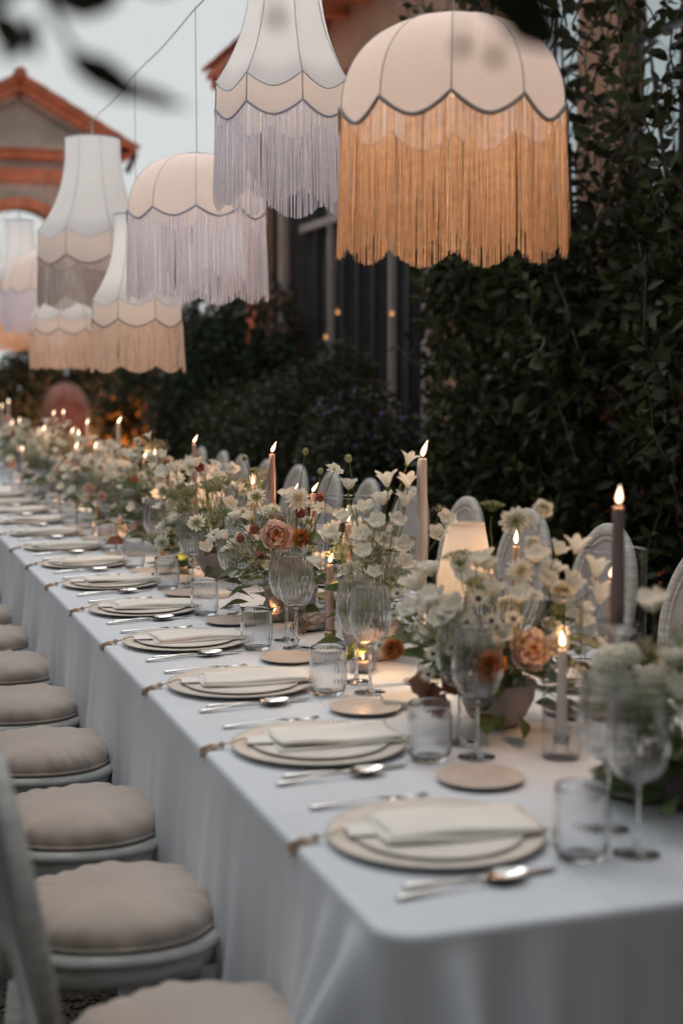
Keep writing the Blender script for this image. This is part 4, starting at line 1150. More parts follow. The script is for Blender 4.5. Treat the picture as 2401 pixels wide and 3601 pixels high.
def candle(label, x, y, ztop, length, wax, lean=0, watts=1.15, group='lit taper candles', drip=False, rad_=.0105):
    t = thing('taper_candle', label, 'candle', (x, y, ztop - length), R(-19), group)
    g2 = random.Random(CANDLE_N[0]); CANDLE_N[0] += 1
    m = MB()
    pr = [(0, 0), (rad_ * 1.08, 0)] + [(rad_ * (1.08 - .28 * q), length * q) for q in (.2, .4, .6, .8, .95)] + [(rad_ * .80, length - .003), (rad_ * .70, length), (rad_ * .4, length - .003), (0, length - .004)]
    m.lathe(pr, 18)
    part('wax', m.mesh('wax', wax), t)
    if drip:
        d = MB()
        for k in range(7):
            a = g2.uniform(2.4, 4.6); z1 = length * g2.uniform(.45, .9); r_ = rad_ * .92
            d.tube([(r_ * .8 * math.cos(a), r_ * .8 * math.sin(a), length - .002), (r_ * math.cos(a), r_ * math.sin(a), (length + z1) / 2), (r_ * 1.05 * math.cos(a), r_ * 1.05 * math.sin(a), z1)], [.002, .0022, .0034], 6)
        part('wax_drips', d.mesh('wax_drips', wax), t)
    part('wick', WICK, t, (0, 0, length))
    part('flame', FLAMES[lean], t, (0, 0, length + .008), (g2.uniform(-.08, .08), g2.uniform(-.1, .1), g2.uniform(-.5, .5)), (1, 1, g2.uniform(.85, 1.15)))
    lamp_light('flame_light', t, (0, 0, length + .024), watts, (1, .50, .20), .012)
def holder(label, kind, x, y, h, group='candlesticks'):
    """stands on the cloth and ends at height h under the candle"""
    t = thing('candlestick', label, 'candlestick', (x, y, CZ), 0, group)
    if kind == 'glass':
        part('base', MB().lathe([(0, .001), (.042, .001), (.044, .004), (.03, .010), (.012, .018), (.010, .022)], 28).mesh('base', 'glass'), t)
        part('stem', MB().lathe([(.010, .02), (.012, .03), (.020, .05), (.021, h - .06), (.016, h - .035), (.018, h - .02)], 20).mesh('stem', 'ribbed_glass'), t)
        part('cup', MB().lathe([(.017, h - .022), (.034, h - .012), (.0365, h + .004), (.034, h + .003), (.016, h - .004), (0, h - .001)], 24).mesh('cup', 'glass'), t)
    elif kind == 'dish':
        part('base', MB().lathe([(0, .001), (.040, .001), (.042, .006), (.016, .016), (.011, .03)], 24).mesh('base', 'white_ceramic'), t)
        part('stem', MB().lathe([(.011, .028), (.009, h * .5), (.011, h - .03), (.02, h - .018)], 18).mesh('stem', 'white_ceramic'), t)
        part('dish', MB().lathe([(.0, h - .02), (.02, h - .02), (.036, h - .008), (.039, h + .006), (.036, h + .005), (.015, h - .004), (.013, h + .012), (.0115, h + .012), (.0112, h - .001), (0, h - .001)], 28).mesh('dish', 'white_ceramic'), t)
    elif kind == 'puck':
        part('base', MB().lathe([(0, .0045), (.022, .0045), (.023, .008), (.014, h * .5), (.015, h + .012), (.0125, h + .012), (.0122, h - .001), (0, h - .001)], 24).mesh('base', 'glass'), t)
    else:
        part('base', MB().lathe([(0, .001), (.030, .001), (.031, .006), (.02, .012)], 24).mesh('base', 'brass'), t)
        part('cup', MB().lathe([(.02, .011), (.012, .014), (.011, h - .012), (.0145, h - .008), (.0145, h + .010), (.0125, h + .010), (.012, h - .001), (0, h - .001)], 20).mesh('cup', 'brass'), t)
def candle_on(label, hl, kind, x, y, ztop, length, wax, lean=0, **kw):
    candle(label, x, y, ztop, length, wax, lean, **kw)
    holder(hl, kind, x, y, ztop - length - CZ)
candle_on('tall taupe candle standing in the nearest glass candlestick', 'tall glass candlestick under the taupe candle', 'glass', .60, .497, 1.236, .20, 'wax_taupe', 0, rad_=.0125)
candle_on('tall thick white candle beside the small shaded table lamp', 'white dish candlestick under the thick white candle', 'dish', .61, 1.40, 1.272, .245, 'wax_white', 1, rad_=.0125, drip=True)
candle_on('dusty rose candle with wax drips above the peach rose', 'slim brass candlestick under the dripping rose candle', 'brass', .60, 2.603, 1.226, .23, 'wax_rose', 1, drip=True)
candle_on('peach candle behind the small shaded table lamp', 'brass candlestick under the peach candle by the table lamp', 'brass', .80, 1.30, 1.074, .20, 'wax_blush', 0)
candle_on('short blush candle just outside the middle glass cylinder', 'low brass candlestick outside the middle glass cylinder', 'brass', .52, 1.80, .982, .18, 'wax_blush', 1)
candle_on('short blush candle half hidden behind the cream dahlia', 'brass candlestick behind the cream dahlia', 'brass', .67, 2.60, 1.092, .2, 'wax_blush', 1)
candle_on('blush candle to the hedge side of the cream dahlia', 'brass candlestick to the hedge side of the cream dahlia', 'brass', .76, 2.69, 1.093, .2, 'wax_blush', 2)
candle_on('tall dusty rose candle beside the second table lamp', 'brass candlestick beside the second table lamp', 'brass', .60, 3.666, 1.213, .24, 'wax_rose', 2)
candle_on('tall white candle on a white dish further along the table', 'white dish candlestick further along the table', 'dish', .60, 5.294, 1.243, .24, 'wax_white', 2, rad_=.0125)
FAR = [(.60, 4.096, 1.083, 'wax_blush'), (.50, 3.809, 1.01, 'wax_white'), (.70, 4.907, 1.106, 'wax_rose'), (.62, 4.748, 1.10, 'wax_blush'), (.50, 5.381, 1.12, 'wax_white'), (.50, 6.035, 1.09, 'wax_blush'),
       (.68, 6.797, 1.197, 'wax_white'), (.60, 6.866, 1.144, 'wax_blush'), (.60, 6.591, 1.14, 'wax_white'), (.60, 7.665, 1.234, 'wax_rose'), (.66, 7.636, 1.24, 'wax_rose'), (.55, 7.79, 1.13, 'wax_white'), (.42, 7.847, 1.0, 'wax_white'),
       (.60, 9.659, 1.13, 'wax_white'), (.56, 9.853, 1.11, 'wax_blush'), (.66, 11.039, 1.264, 'wax_white'), (.60, 11.039, 1.227, 'wax_white')]
CN = {'wax_white': 'white', 'wax_blush': 'blush', 'wax_rose': 'dusty rose'}
FAR.sort(key=lambda q: q[1])
for k, (x, y, z, wx) in enumerate(FAR):
    candle_on('%s taper candle, %s of those beyond the second table lamp' % (CN[wx], ORD[k]), 'brass candlestick, %s of those beyond the second table lamp' % ORD[k], 'brass', x, y, z, .19, wx, k % 3, watts=.9, drip=(k % 2 == 0), group='%s candles in the far half' % CN[wx])
# glass cylinders with candles inside
def cylinder(label, x, y, r_, h):
    t = thing('glass_cylinder', label, 'candle cylinder', (x, y, CZ), 0, 'glass candle cylinders')
    part('wall', MB().lathe([(0, .004), (r_ * .94, .004), (r_, .010), (r_, h)], 48).mesh('wall', 'cylinder_glass'), t)
    part('base', MB().lathe([(0, .0005), (r_ * .97, .0005), (r_ * .99, .004)], 40).mesh('base', 'glass'), t)
    part('rim', MB().ring(lambda q: (r_ * math.cos(6.2832 * q), r_ * math.sin(6.2832 * q), h), 56, .0014, 6).mesh('rim', 'ribbed_glass'), t)
cylinder('wide clear glass cylinder around a blush candle in the middle flowers', .612, 1.925, .063, .392)
cylinder('wide clear glass cylinder before the cane backed chairs', .885, 1.0, .064, .345)
cylinder('narrow clear glass tube around the short white candle', .605, .70, .036, .30)
cylinder('wide clear glass cylinder beside the second table lamp', .68, 3.12, .06, .38)
for lab, hl, x, y, z, ln, wx in [('blush candle inside the middle glass cylinder', 'small glass foot inside the middle glass cylinder', .612, 1.925, 1.072, .24, 'wax_blush'),
        ('peach candle inside the glass cylinder before the cane backed chairs', 'small glass foot inside the cylinder before the chairs', .875, 1.0, 1.03, .235, 'wax_blush'),
        ('short white candle inside the narrow glass tube', 'small glass foot inside the narrow glass tube', .605, .70, .955, .175, 'wax_white'),
        ('blush candle inside the cylinder beside the second table lamp', 'small glass foot inside the cylinder by the second lamp', .68, 3.12, 1.088, .25, 'wax_blush')]:
    candle(lab, x, y, z, ln, wx, 0); holder(hl, 'puck', x, y, z - ln - CZ)
# tealights in ribbed glass
TLG = MB().lathe([(0, .002), (.026, .002), (.031, .006), (.034, .03), (.031, .055), (.029, .06)], 72, rib=rib(18, .02, .2, .9)).mesh('cup', 'ribbed_glass')
TLW = MB().lathe([(0, .004), (.022, .004), (.023, .022), (.021, .024), (0, .0235)], 20).mesh('wax', 'wax_blush')
for k, (x, y) in enumerate([(.525, 1.565), (.525, 2.33), (.50, 3.45), (.47, 4.85), (.46, 6.3), (.72, .98 + .0), (.43, 8.0)]):
    if k == 5: continue
    t = thing('tealight_holder', ['ribbed tealight cup glowing beside the nearest flower bowl', 'ribbed tealight cup glowing behind the wine glasses near the peach rose', 'ribbed tealight cup glowing by the second table lamp', 'ribbed tealight cup glowing between the far wine glasses', 'ribbed tealight cup glowing past the far wine glasses', '', 'last ribbed tealight cup glowing along the table'][k], 'tealight', (x, y, CZ), 0, 'tealight cups')
    part('cup', TLG, t); part('wax', TLW, t)
    part('flame', FLAMES[0], t, (0, 0, .030), None, .55); lamp_light('flame_light', t, (0, 0, .045), .7, (1, .48, .18), .01)

# ================================================================== TABLE LAMPS
def table_lamp(label, x, y):
    t = thing('table_lamp', label, 'table lamp', (x, y, CZ), R(-20), 'small shaded table lamps')
    zt, zb = .368, .245
    part('base', MB().lathe([(0, .001), (.046, .001), (.047, .014), (.044, .018), (.008, .020)], 24).mesh('base', 'brass'), t)
    part('stem', MB().lathe([(.006, .018), (.006, .26), (.016, .262), (.016, .275)], 12).mesh('stem', 'brass'), t)
    s = part('shade', MB().lathe([(.066, zb), (.0655, zb + .002), (.0425, zt), (.0410, zt)], 48).mesh('shade', 'table_shade'), t)
    part('shade_rim', MB().ring(lambda q: (.0425 * math.cos(6.2832 * q), .0425 * math.sin(6.2832 * q), zt), 40, .0014, 6).mesh('shade_rim', 'table_shade'), s)
    # painted sprig on the shade
    g2 = random.Random(5); m = MB()
    for k in range(15):
        a0 = g2.uniform(-2.8, 2.8); L = g2.uniform(.012, .024)
        pts = []
        for q in range(5):
            u = q / 4; dx = L * u * math.cos(a0) ; dz = L * u * math.sin(a0) - .010 * u * u
            z = .302 + dz; rr = .066 - (.0235) * (z - zb) / (zt - zb) + .0006
            th = R(-90) + (dx - .004) / rr
            pts.append((rr * math.cos(th), rr * math.sin(th), z))
        m.tube(pts, [.0012, .0030, .0032, .0020, .0004], 6)
    part('painted_sprig', m.mesh('painted_sprig', 'pod'), s)
    g3 = np.random.default_rng(9); ns = 330; V = []; F = []
    ph = np.linspace(0, 2 * np.pi, ns, endpoint=False); w = .0006
    for q in (0, 1):
        rr = .0655 + .001 * q; c = np.stack([rr * np.cos(ph), rr * np.sin(ph), np.full(ns, zb) - .040 * q], 1)
        et = np.stack([-np.sin(ph), np.cos(ph), 0 * ph], 1); er = np.stack([np.cos(ph), np.sin(ph), 0 * ph], 1)
        for a in (1, -1): V.append(c + et * w * a)
    i = np.arange(ns)
    F.append(np.stack([i, ns + i, 3 * ns + i, 2 * ns + i], 1))
    part('fringe', npmesh('fringe', np.concatenate(V), np.concatenate(F), 'fringe_white', True), t, kind='stuff')
    part('bulb', MB().ball((0, 0, .29), .014, 10).mesh('bulb', 'bulb_glow'), t)
    lamp_light('bulb_light', t, (0, 0, .226), 6.0, (1, .66, .36), .012)
table_lamp('small lit table lamp with sprig painted shade near the tall white candle', .72, 1.40)
table_lamp('second small lit table lamp, beside the dusty rose candle', .70, 3.86)
table_lamp('third small lit table lamp, beyond the tall white dish candle', .70, 6.35)
table_lamp('fourth small lit table lamp, far along the table', .70, 9.0)

# hexagonal slabs, rough stones
HEX = MB().lathe([(0, .0005), (.062, .0005), (.064, .003), (.064, .013), (.062, .016), (0, .016)], 6).mesh('slab', 'hex_slab', False)
for lab, x, y in [('cream hexagonal slab in the glow of the nearest table lamp', .50, 1.21), ('cream hexagonal slab in the glow of the second table lamp', .47, 2.86)]:
    solo('hexagonal_slab', HEX, lab, 'slab', (x, y, CZ), .3)
def stone_mesh(seed):
    g2 = random.Random(seed); m = MB()
    ph = [g2.uniform(0, 6) for _ in range(8)]; n = 28; v = []; f = []
    for k in range(15):
        th = math.pi * k / 14
        for i in range(n):
            a = 2 * math.pi * i / n
            d = 1 + .16 * math.sin(3 * a + ph[0] + 2 * th) + .12 * math.sin(5 * a + ph[1]) * math.sin(th) + .09 * math.sin(9 * a + ph[2] + 5 * th) + .10 * math.sin(6 * th + ph[3])
            hole = sum(math.exp(-(((a - h[0] + math.pi) % (2 * math.pi) - math.pi) ** 2 + (th - h[1]) ** 2) / .045) for h in ((4.1, 1.5), (5.2, 1.75), (3.2, 1.4), (1.0, 1.2)))
            d *= 1 - .55 * min(1, hole)
            v.append((.075 * d * math.sin(th) * math.cos(a), .05 * d * math.sin(th) * math.sin(a), .030 + .030 * math.cos(th) * min(1.15, d)))
    for k in range(14):
        for i in range(n): f.append((k * n + i, k * n + (i + 1) % n, (k + 1) * n + (i + 1) % n, (k + 1) * n + i))
    return m.add(v, f).mesh('stone', 'stone_rough')
solo('rough_stone', stone_mesh(1), 'lumpy grey stone with dark hollows beside the nearest flower bowl', 'stone', (.60, .43, CZ), -.25)
solo('rough_stone', stone_mesh(2), 'lumpy grey stone at the foot of the middle glass cylinder', 'stone', (.585, 2.145, CZ), .4, None, .8)

# ================================================================== FLOWERS
def petal(m, mi, L, Wd, a0, a1, cup, phi, r0=0., z0=0., ruf=0., seed=0., tipw=.55, nu=5, nv=4, notch=0.):
    """one petal: starts at radius r0, leans from angle a0 to a1 (from vertical), cupped across"""
    v = []; f = []
    r_, z = r0, z0
    pts = []
    for i in range(nu + 1):
        u = i / nu; th = a0 + (a1 - a0) * u
        pts.append((r_, z, th))
        r_ += L / nu * math.sin(th); z += L / nu * math.cos(th)
    c, s = math.cos(phi), math.sin(phi)
    for i, (rr, zz, th) in enumerate(pts):
        u = i / nu
        w = Wd * .5 * (math.sin(math.pi * (.10 + .90 * u ** .8)) * (1 - tipw) + tipw * min(1, u * 2.2 + .18) * (1 - .55 * u ** 5))
        for j in range(nv + 1):
            q = j / nv * 2 - 1
            k = cup * w * q * q + ruf * math.sin(q * 4.5 + seed) * u * L * .12 - (notch * L * (1 - abs(q)) if i == nu else 0) * 0
            x = rr - math.cos(th) * k; y = q * w; zc = zz + math.sin(th) * k + ruf * L * .05 * math.sin(q * 7 + seed * 2) * u
            v.append((x * c - y * s, x * s + y * c, zc))
    for i in range(nu):
        for j in range(nv): f.append((i * (nv + 1) + j, i * (nv + 1) + j + 1, (i + 1) * (nv + 1) + j + 1, (i + 1) * (nv + 1) + j))
    m.add(v, f, mi)

# flower = list of petal layers (count, L, W, a0, a1, cup, r0, z0, ruf, material) of unit diameter 1, plus a centre builder
def spec(kind):
    d = R
    if kind in ('rose', 'rose_b'):
        pale, mid, deep = (('petal_blush', 'petal_blush', 'petal_peach') if kind == 'rose' else ('petal_peach', 'petal_peach', 'petal_rust'))
        return [(5, .50, .62, d(75), d(15), .35, .06, -.05, .5, pale), (5, .50, .60, d(60), d(0), .45, .05, -.03, .5, pale), (5, .48, .52, d(46), d(-14), .5, .05, .0, .5, pale),
                (6, .44, .42, d(34), d(-20), .5, .04, .02, .6, mid), (7, .38, .32, d(22), d(-26), .5, .04, .04, .7, deep), (6, .33, .26, d(10), d(-20), .5, .02, .05, .8, deep), (4, .28, .2, d(2), d(-10), .6, .01, .05, .8, deep)], None
    if kind == 'whiterose':
        return [(5, .50, .62, d(70), d(25), .35, .05, -.05, .5, 'petal_white'), (5, .46, .55, d(50), d(-5), .45, .05, -.02, .5, 'petal_white'), (5, .40, .42, d(32), d(-18), .5, .04, .0, .6, 'petal_cream'), (4, .32, .28, d(12), d(-20), .5, .02, .02, .6, 'petal_cream')], None
    if kind == 'pink':
        return [(5, .48, .60, d(60), d(10), .4, .05, -.03, .4, 'petal_pink'), (5, .42, .48, d(40), d(-10), .5, .04, 0, .4, 'petal_pink'), (4, .34, .32, d(18), d(-20), .5, .02, .03, .4, 'petal_pink')], None
    if kind == 'cup':
        return [(5, .72, .66, d(30), d(52), .35, .05, 0, .9, 'petal_white'), (4, .55, .5, d(18), d(22), .45, .03, .02, .7, 'petal_white')], 'cupc'
    if kind == 'bell':
        return [(5, .95, .52, d(16), d(62), .5, .12, 0, .3, 'petal_white')], 'cupc'
    if kind == 'cosmos':
        return [(9, .50, .30, d(72), d(88), .2, .06, 0, .3, 'petal_white'), (7, .36, .26, d(58), d(75), .25, .05, .03, .3, 'petal_white')], 'yellow'
    if kind == 'scabiosa':
        return [(13, .48, .24, d(80), d(98), .15, .08, 0, .9, 'petal_white'), (12, .34, .20, d(60), d(82), .2, .06, .03, .9, 'petal_white')], 'spiky'
    if kind == 'dahlia':
        out = []
        for k in range(6):
            q = k / 5
            out.append((15 - 2 * k, .47 - .32 * q, .15 - .05 * q, d(88 - 62 * q), d(70 - 80 * q), .6, .04, .02 + .12 * q, .0, 'petal_white' if k < 3 else 'petal_cream'))
        return out, 'sepal'
    if kind == 'astrantia':
        return [(12, .42, .16, d(66), d(78), .3, .12, 0, .2, 'floret'), (10, .34, .13, d(50), d(64), .3, .10, .02, .2, 'petal_white')], 'dark'
def centre(m, kind, base):
    g2 = random.Random(3)
    if kind == 'cupc':
        m.ball((0, 0, .10), .07, 6, base, (1, 1, 1.4))
        for k in range(5): petal(m, base + 1, .30, .10, R(40), R(15), .3, k * 1.257, .02, -.05, nu=2, nv=2)
    elif kind == 'yellow':
        m.ball((0, 0, .06), .085, 8, base + 2, (1, 1, .7))
    elif kind == 'spiky':
        for k in range(11): petal(m, base + 1, .40, .055, R(110), R(92), .3, k * .571 + .1, .02, -.06, nu=3, nv=2)
        m.ball((0, 0, .04), .11, 8, base + 1, (1, 1, .8))
    elif kind == 'sepal':
        for k in range(6): petal(m, base + 1, .22, .10, R(120), R(100), .3, k * 1.05, .02, -.04, nu=2, nv=2)
    elif kind == 'dark':
        m.ball((0, 0, .08), .13, 8, base + 3, (1, 1, .9))
        for k in range(16):
            a = k * 2.4; q = math.sqrt(k / 16) * .11; m.ball((q * math.cos(a), q * math.sin(a), .19 - q * .6), .022, 5, base + 3)
CENTRES = ['petal_cream', 'flower_green', 'yolk', 'seed_dark']
PET, WHOLE, CORE = {}, {}, {}
def whole(kind, variant=0):
    key = (kind, variant)
    if key in WHOLE: return WHOLE[key]
    g2 = random.Random(hash(kind) % 1000 if False else sum(map(ord, kind)) + variant * 17)
    layers, cen = spec(kind)
    m = MB(); names = []
    for li, (n, L, Wd, a0, a1, cup, r0, z0, ruf, mt) in enumerate(layers):
        if mt not in names: names.append(mt)
        mi = names.index(mt)
        for k in range(n):
            petal(m, mi, L * g2.uniform(.9, 1.08), Wd * g2.uniform(.88, 1.08), a0 + g2.uniform(-.12, .12), a1 + g2.uniform(-.16, .16), cup, 2 * math.pi * k / n + li * .6 + g2.uniform(-.1, .1), r0, z0, ruf, g2.uniform(0, 6))
    base = len(names); centre(m, cen, base)
    WHOLE[key] = m.mesh(kind, names + CENTRES)
    return WHOLE[key]
def petals_of(kind):
    if kind in PET: return PET[kind]
    layers, cen = spec(kind); g2 = random.Random(11); out = []
    for li, (n, L, Wd, a0, a1, cup, r0, z0, ruf, mt) in enumerate(layers):
        var = []
        for q in range(2):
            m = MB(); petal(m, 0, L * g2.uniform(.92, 1.06), Wd, a0 + g2.uniform(-.1, .1), a1 + g2.uniform(-.14, .14), cup, 0, r0, z0, ruf, g2.uniform(0, 6), nu=6, nv=6)
            var.append(m.mesh('petal', mt))
        out.append((n, var, li * .6))
    m = MB(); m.ball((0, 0, -.04), .10, 8, 1, (1, 1, .8)); centre(m, cen, 0)
    for k in range(5): petal(m, 1, .24, .12, R(100), R(70), .3, k * 1.257, .03, -.06, nu=2, nv=2)
    CORE[kind] = m.mesh(kind, CENTRES); PET[kind] = out
    return out
def umbel_mesh(seed, mt='lace'):
    g2 = random.Random(seed); m = MB()
    for k in range(34):
        q = math.sqrt((k + .5) / 34); a = k * 2.4
        c = Vector((.5 * q * math.cos(a), .5 * q * math.sin(a), .16 * (1 - q * q) + .02))
        m.tube([(0, 0, -.25), (c.x * .6, c.y * .6, c.z * .5 - .08), tuple(c)], .006, 3, 1, False)
        for j in range(9):
            b = g2.uniform(0, 6.28); rr = g2.uniform(0, .075)
            m.ball((c.x + rr * math.cos(b), c.y + rr * math.sin(b), c.z + g2.uniform(-.01, .03)), g2.uniform(.012, .022), 4, 0)
    return m.mesh('umbel', [mt, 'stem'])
def filler_mesh(seed):
    g2 = random.Random(seed); m = MB()
    for k in range(26):
        a = g2.uniform(0, 6.28); el = g2.uniform(.2, 1.45); L = g2.uniform(.35, .6)
        d = Vector((math.cos(a) * math.cos(el), math.sin(a) * math.cos(el), math.sin(el)))
        p0 = Vector((0, 0, -.4)); p = p0 + d * L * 1.2
        m.tube([p0, p0.lerp(p, .5) + Vector((0, 0, .03)), p], .006, 3, 1, False)
        for j in range(8):
            q = p + Vector((g2.gauss(0, .05), g2.gauss(0, .05), g2.gauss(0, .05)))
            m.ball(q, g2.uniform(.012, .026), 4, 0, (1, 1, 1.2))
    return m.mesh('filler', ['floret' if seed % 2 else 'lace', 'stem'])
def hydrangea_mesh():
    g2 = random.Random(2); m = MB()
    for k in range(46):
        th = math.acos(1 - 1.5 * (k + .5) / 46); a = k * 2.4
        d = Vector((math.sin(th) * math.cos(a), math.sin(th) * math.sin(a), math.cos(th)))
        sub = MB()
        for j in range(4): petal(sub, 0, .13, .14, R(60), R(85), .2, j * 1.571, .01, 0, .3, j, nu=2, nv=2)
        T = Matrix.Translation(d * .42) @ d.to_track_quat('Z', 'Y').to_matrix().to_4x4() @ Matrix.Rotation(g2.uniform(0, 3), 4, 'Z')
        m.add(sub.v, sub.f, 0, T)
    m.ball((0, 0, 0), .36, 10, 1)
    return m.mesh('hydrangea', ['petal_white', 'lace'])
UMB = [umbel_mesh(1), umbel_mesh(2)]; FIL = [filler_mesh(s) for s in range(1, 4)]; HYD = hydrangea_mesh()
BUDM = MB().ball((0, 0, 0), .5, 8, 0, (1, 1, 1.15)); [petal(BUDM, 1, .6, .35, R(70), R(-10), .4, k * 1.257, .05, -.45, nu=3, nv=2) for k in range(5)]
BUDM = BUDM.mesh('bud', ['flower_green', 'stem'])
PODM = MB(); _g = random.Random(4)
for k in range(40):
    a = k * 2.4; q = math.sqrt(k / 40) * .5
    PODM.ball((q * math.cos(a), q * math.sin(a), .3 - q * q * .9 + _g.uniform(-.05, .05)), .055, 5, 0, (1, 1, 1.6))
PODM = PODM.mesh('pod', ['pod'])
def leafmesh(seed, mt, lobed=False):
    m = MB(); g2 = random.Random(seed); v = []; f = []; nu, nv = 7, 4
    for i in range(nu + 1):
        u = i / nu; w = .24 * math.sin(math.pi * u ** .8) * (1 + (.35 * math.cos(u * 19) if lobed else 0)) + .004
        if lobed: w *= 1.5
        for j in range(nv + 1):
            q = j / nv * 2 - 1
            v.append((w * q, u, -.28 * u * u + .25 * w * abs(q) + .02 * math.sin(9 * u + q * 3 + seed)))
    for i in range(nu):
        for j in range(nv): f.append((i * (nv + 1) + j, i * (nv + 1) + j + 1, (i + 1) * (nv + 1) + j + 1, (i + 1) * (nv + 1) + j))
    return m.add(v, f).mesh('leaf', mt)
LEAF = [leafmesh(s, 'leaf_bouquet') for s in range(3)]; LEAFR = leafmesh(5, 'leaf_rust', True)
CAMV = Vector((-.62, -1.62, 1.445))
FNAME = {'rose': 'garden_rose', 'rose_b': 'garden_rose', 'whiterose': 'white_rose', 'pink': 'pink_rose', 'cup': 'lisianthus', 'bell': 'bellflower', 'cosmos': 'cosmos', 'scabiosa': 'scabiosa', 'dahlia': 'dahlia', 'astrantia': 'astrantia', 'umbel': 'lace_flower', 'filler': 'filler_spray', 'hydrangea': 'hydrangea', 'bud': 'flower_bud', 'pod': 'seed_pod'}
def place_flower(parent, root, kind, p, size, dirv, k, detail=False):
    d = dirv.normalized()
    M = Matrix.Translation(Vector(p) - root) @ d.to_track_quat('Z', 'Y').to_matrix().to_4x4() @ Matrix.Rotation((k * 1.7) % 6.28, 4, 'Z') @ Matrix.Scale(size, 4)
    if kind == 'umbel': return part(FNAME[kind], UMB[k % 2], parent, mtx=M)
    if kind == 'filler': return part(FNAME[kind], FIL[k % 3], parent, mtx=M)
    if kind == 'hydrangea': return part(FNAME[kind], HYD, parent, mtx=M)
    if kind == 'bud': return part(FNAME[kind], BUDM, parent, mtx=M)
    if kind == 'pod': return part(FNAME[kind], PODM, parent, mtx=M)
    if detail:
        P_ = petals_of(kind)
        o = part(FNAME[kind], CORE[kind], parent, mtx=M)
        g2 = random.Random(k)
        for n, var, ph in P_:
            for i in range(n):
                part('petal', var[i % 2], o, rot=(g2.uniform(-.07, .07), g2.uniform(-.07, .07), 2 * math.pi * i / n + ph + g2.uniform(-.1, .1)), scale=g2.uniform(.94, 1.05))
        return o
    return part(FNAME[kind], whole(kind, k % 3), parent, mtx=M)

BOWL = MB().lathe([(0, .001), (.036, .001), (.040, .004), (.058, .022), (.074, .055), (.080, .090), (.0785, .094), (.075, .090), (.068, .055), (.05, .024), (0, .015)], 80, rib=rib(40, .008, .25, .75))
BOWLG = BOWL.mesh('bowl', 'bowl_grey')
BOWLD = MB().lathe([(0, .001), (.036, .001), (.040, .004), (.058, .022), (.074, .055), (.080, .090), (.0785, .094), (.075, .090), (.068, .055), (.05, .024), (0, .015)], 48).mesh('bowl', 'bowl_dark')

def arrangement(label, x, y, flowers, bowl, seed, extra=0, rx=.20, ry=.30, detail=(), leaves=26, low=.93, top=1.16, rusty=0, plain=False):
    root = Vector((x, y, CZ))
    t = thing('flower_bowl', label, 'flower arrangement', root, 0, 'flower bowls along the table')
    part('bowl', bowl, t)
    g2 = random.Random(seed)
    core = root + Vector((0, 0, .07))
    stems = MB()
    items = [(k, Vector(p), s) for k, *p, s in [(f[0], f[1], f[2], f[3], f[4]) for f in flowers]]
    kinds = ['cup'] * 11 + ['cosmos'] * 4 + ['scabiosa'] * 4 + ['umbel'] * 4 + ['filler'] * 3 + ['dahlia'] * 3 + ['whiterose'] * 4 + ['pink', 'rose', 'bud', 'bud', 'bell', 'bell', 'astrantia', 'astrantia']
    if plain: kinds = ['cup', 'cup', 'filler', 'umbel', 'filler']
    size = dict(cup=.05, cosmos=.052, scabiosa=.05, umbel=.085, filler=.09, dahlia=.058, whiterose=.055, pink=.045, rose=.075, rose_b=.06, bud=.018, bell=.045, astrantia=.036)
    for k in range(extra):
        a = g2.uniform(0, 6.283); el = g2.uniform(.05, 1.5); q = g2.uniform(.72, 1.05)
        kd = g2.choice(kinds)
        zz = low - .02 + (top - low + .02) * math.sin(el) * q
        p = Vector((x + rx * q * math.cos(a) * math.cos(el * .85), y + ry * q * math.sin(a) * math.cos(el * .85), zz + (g2.uniform(.03, .11) if kd in ('bud', 'bell') else (g2.uniform(.0, .07) if g2.random() < .25 else 0))))
        items.append((kd, p, size[kd] * g2.uniform(.7, 1.2)))
    for k, (kd, p, s) in enumerate(items):
        out = (p - core); out.z *= .8
        tocam = (CAMV - p).normalized()
        d = out.normalized() + Vector((g2.gauss(0, .28), g2.gauss(0, .28), g2.gauss(.25, .2)))
        if kd in ('rose', 'rose_b', 'dahlia', 'pink', 'whiterose'): d = d * .5 + tocam * 1.0
        elif kd in ('umbel', 'bud', 'filler', 'bell'): d = Vector((g2.gauss(0, .2), g2.gauss(0, .2), 1)) + out.normalized() * .25
        if kd == 'scabiosa' and g2.random() < .6: d = d * .4 + Vector((.5 * g2.random(), .5, .3)) - tocam * .9
        elif kd in ('cosmos', 'cup', 'astrantia'): d = d + tocam * .35 + Vector((0, 0, .45))
        place_flower(t, root, kd, p, s, d, k + seed, detail=(k in detail))
        dn = d.normalized(); e = p - dn * s * (.40 if kd in ('filler', 'umbel') else .06)
        midp = core.lerp(e, .55) + Vector((g2.gauss(0, .012), g2.gauss(0, .012), .015))
        e2 = e - dn * s * .5
        stems.tube([core - root + Vector((g2.gauss(0, .02), g2.gauss(0, .02), 0)), midp - root, e2 - root, e - root], [.0016, .0014, .0012, .0012], 4, 0, False)
    part('stems', stems.mesh('stems', 'stem'), t, kind='stuff')
    for k in range(leaves):
        a = g2.uniform(0, 6.283); el = g2.uniform(-.25, 1.0); q = g2.uniform(.35, .85)
        p = core + Vector((rx * q * math.cos(a) * math.cos(el), ry * q * math.sin(a) * math.cos(el), .03 + (top - CZ - .1) * .75 * max(0, math.sin(el)) * q - .05 * (el < 0)))
        d = Vector((math.cos(a), math.sin(a), g2.uniform(-.2, .6))).normalized()
        M = Matrix.Translation(p - root) @ d.to_track_quat('Y', 'Z').to_matrix().to_4x4() @ Matrix.Rotation(g2.uniform(-.8, .8), 4, 'Y') @ Matrix.Scale(g2.uniform(.05, .095), 4)
        part('leaf', LEAF[k % 3] if k >= rusty else LEAFR, t, mtx=M)
    return t
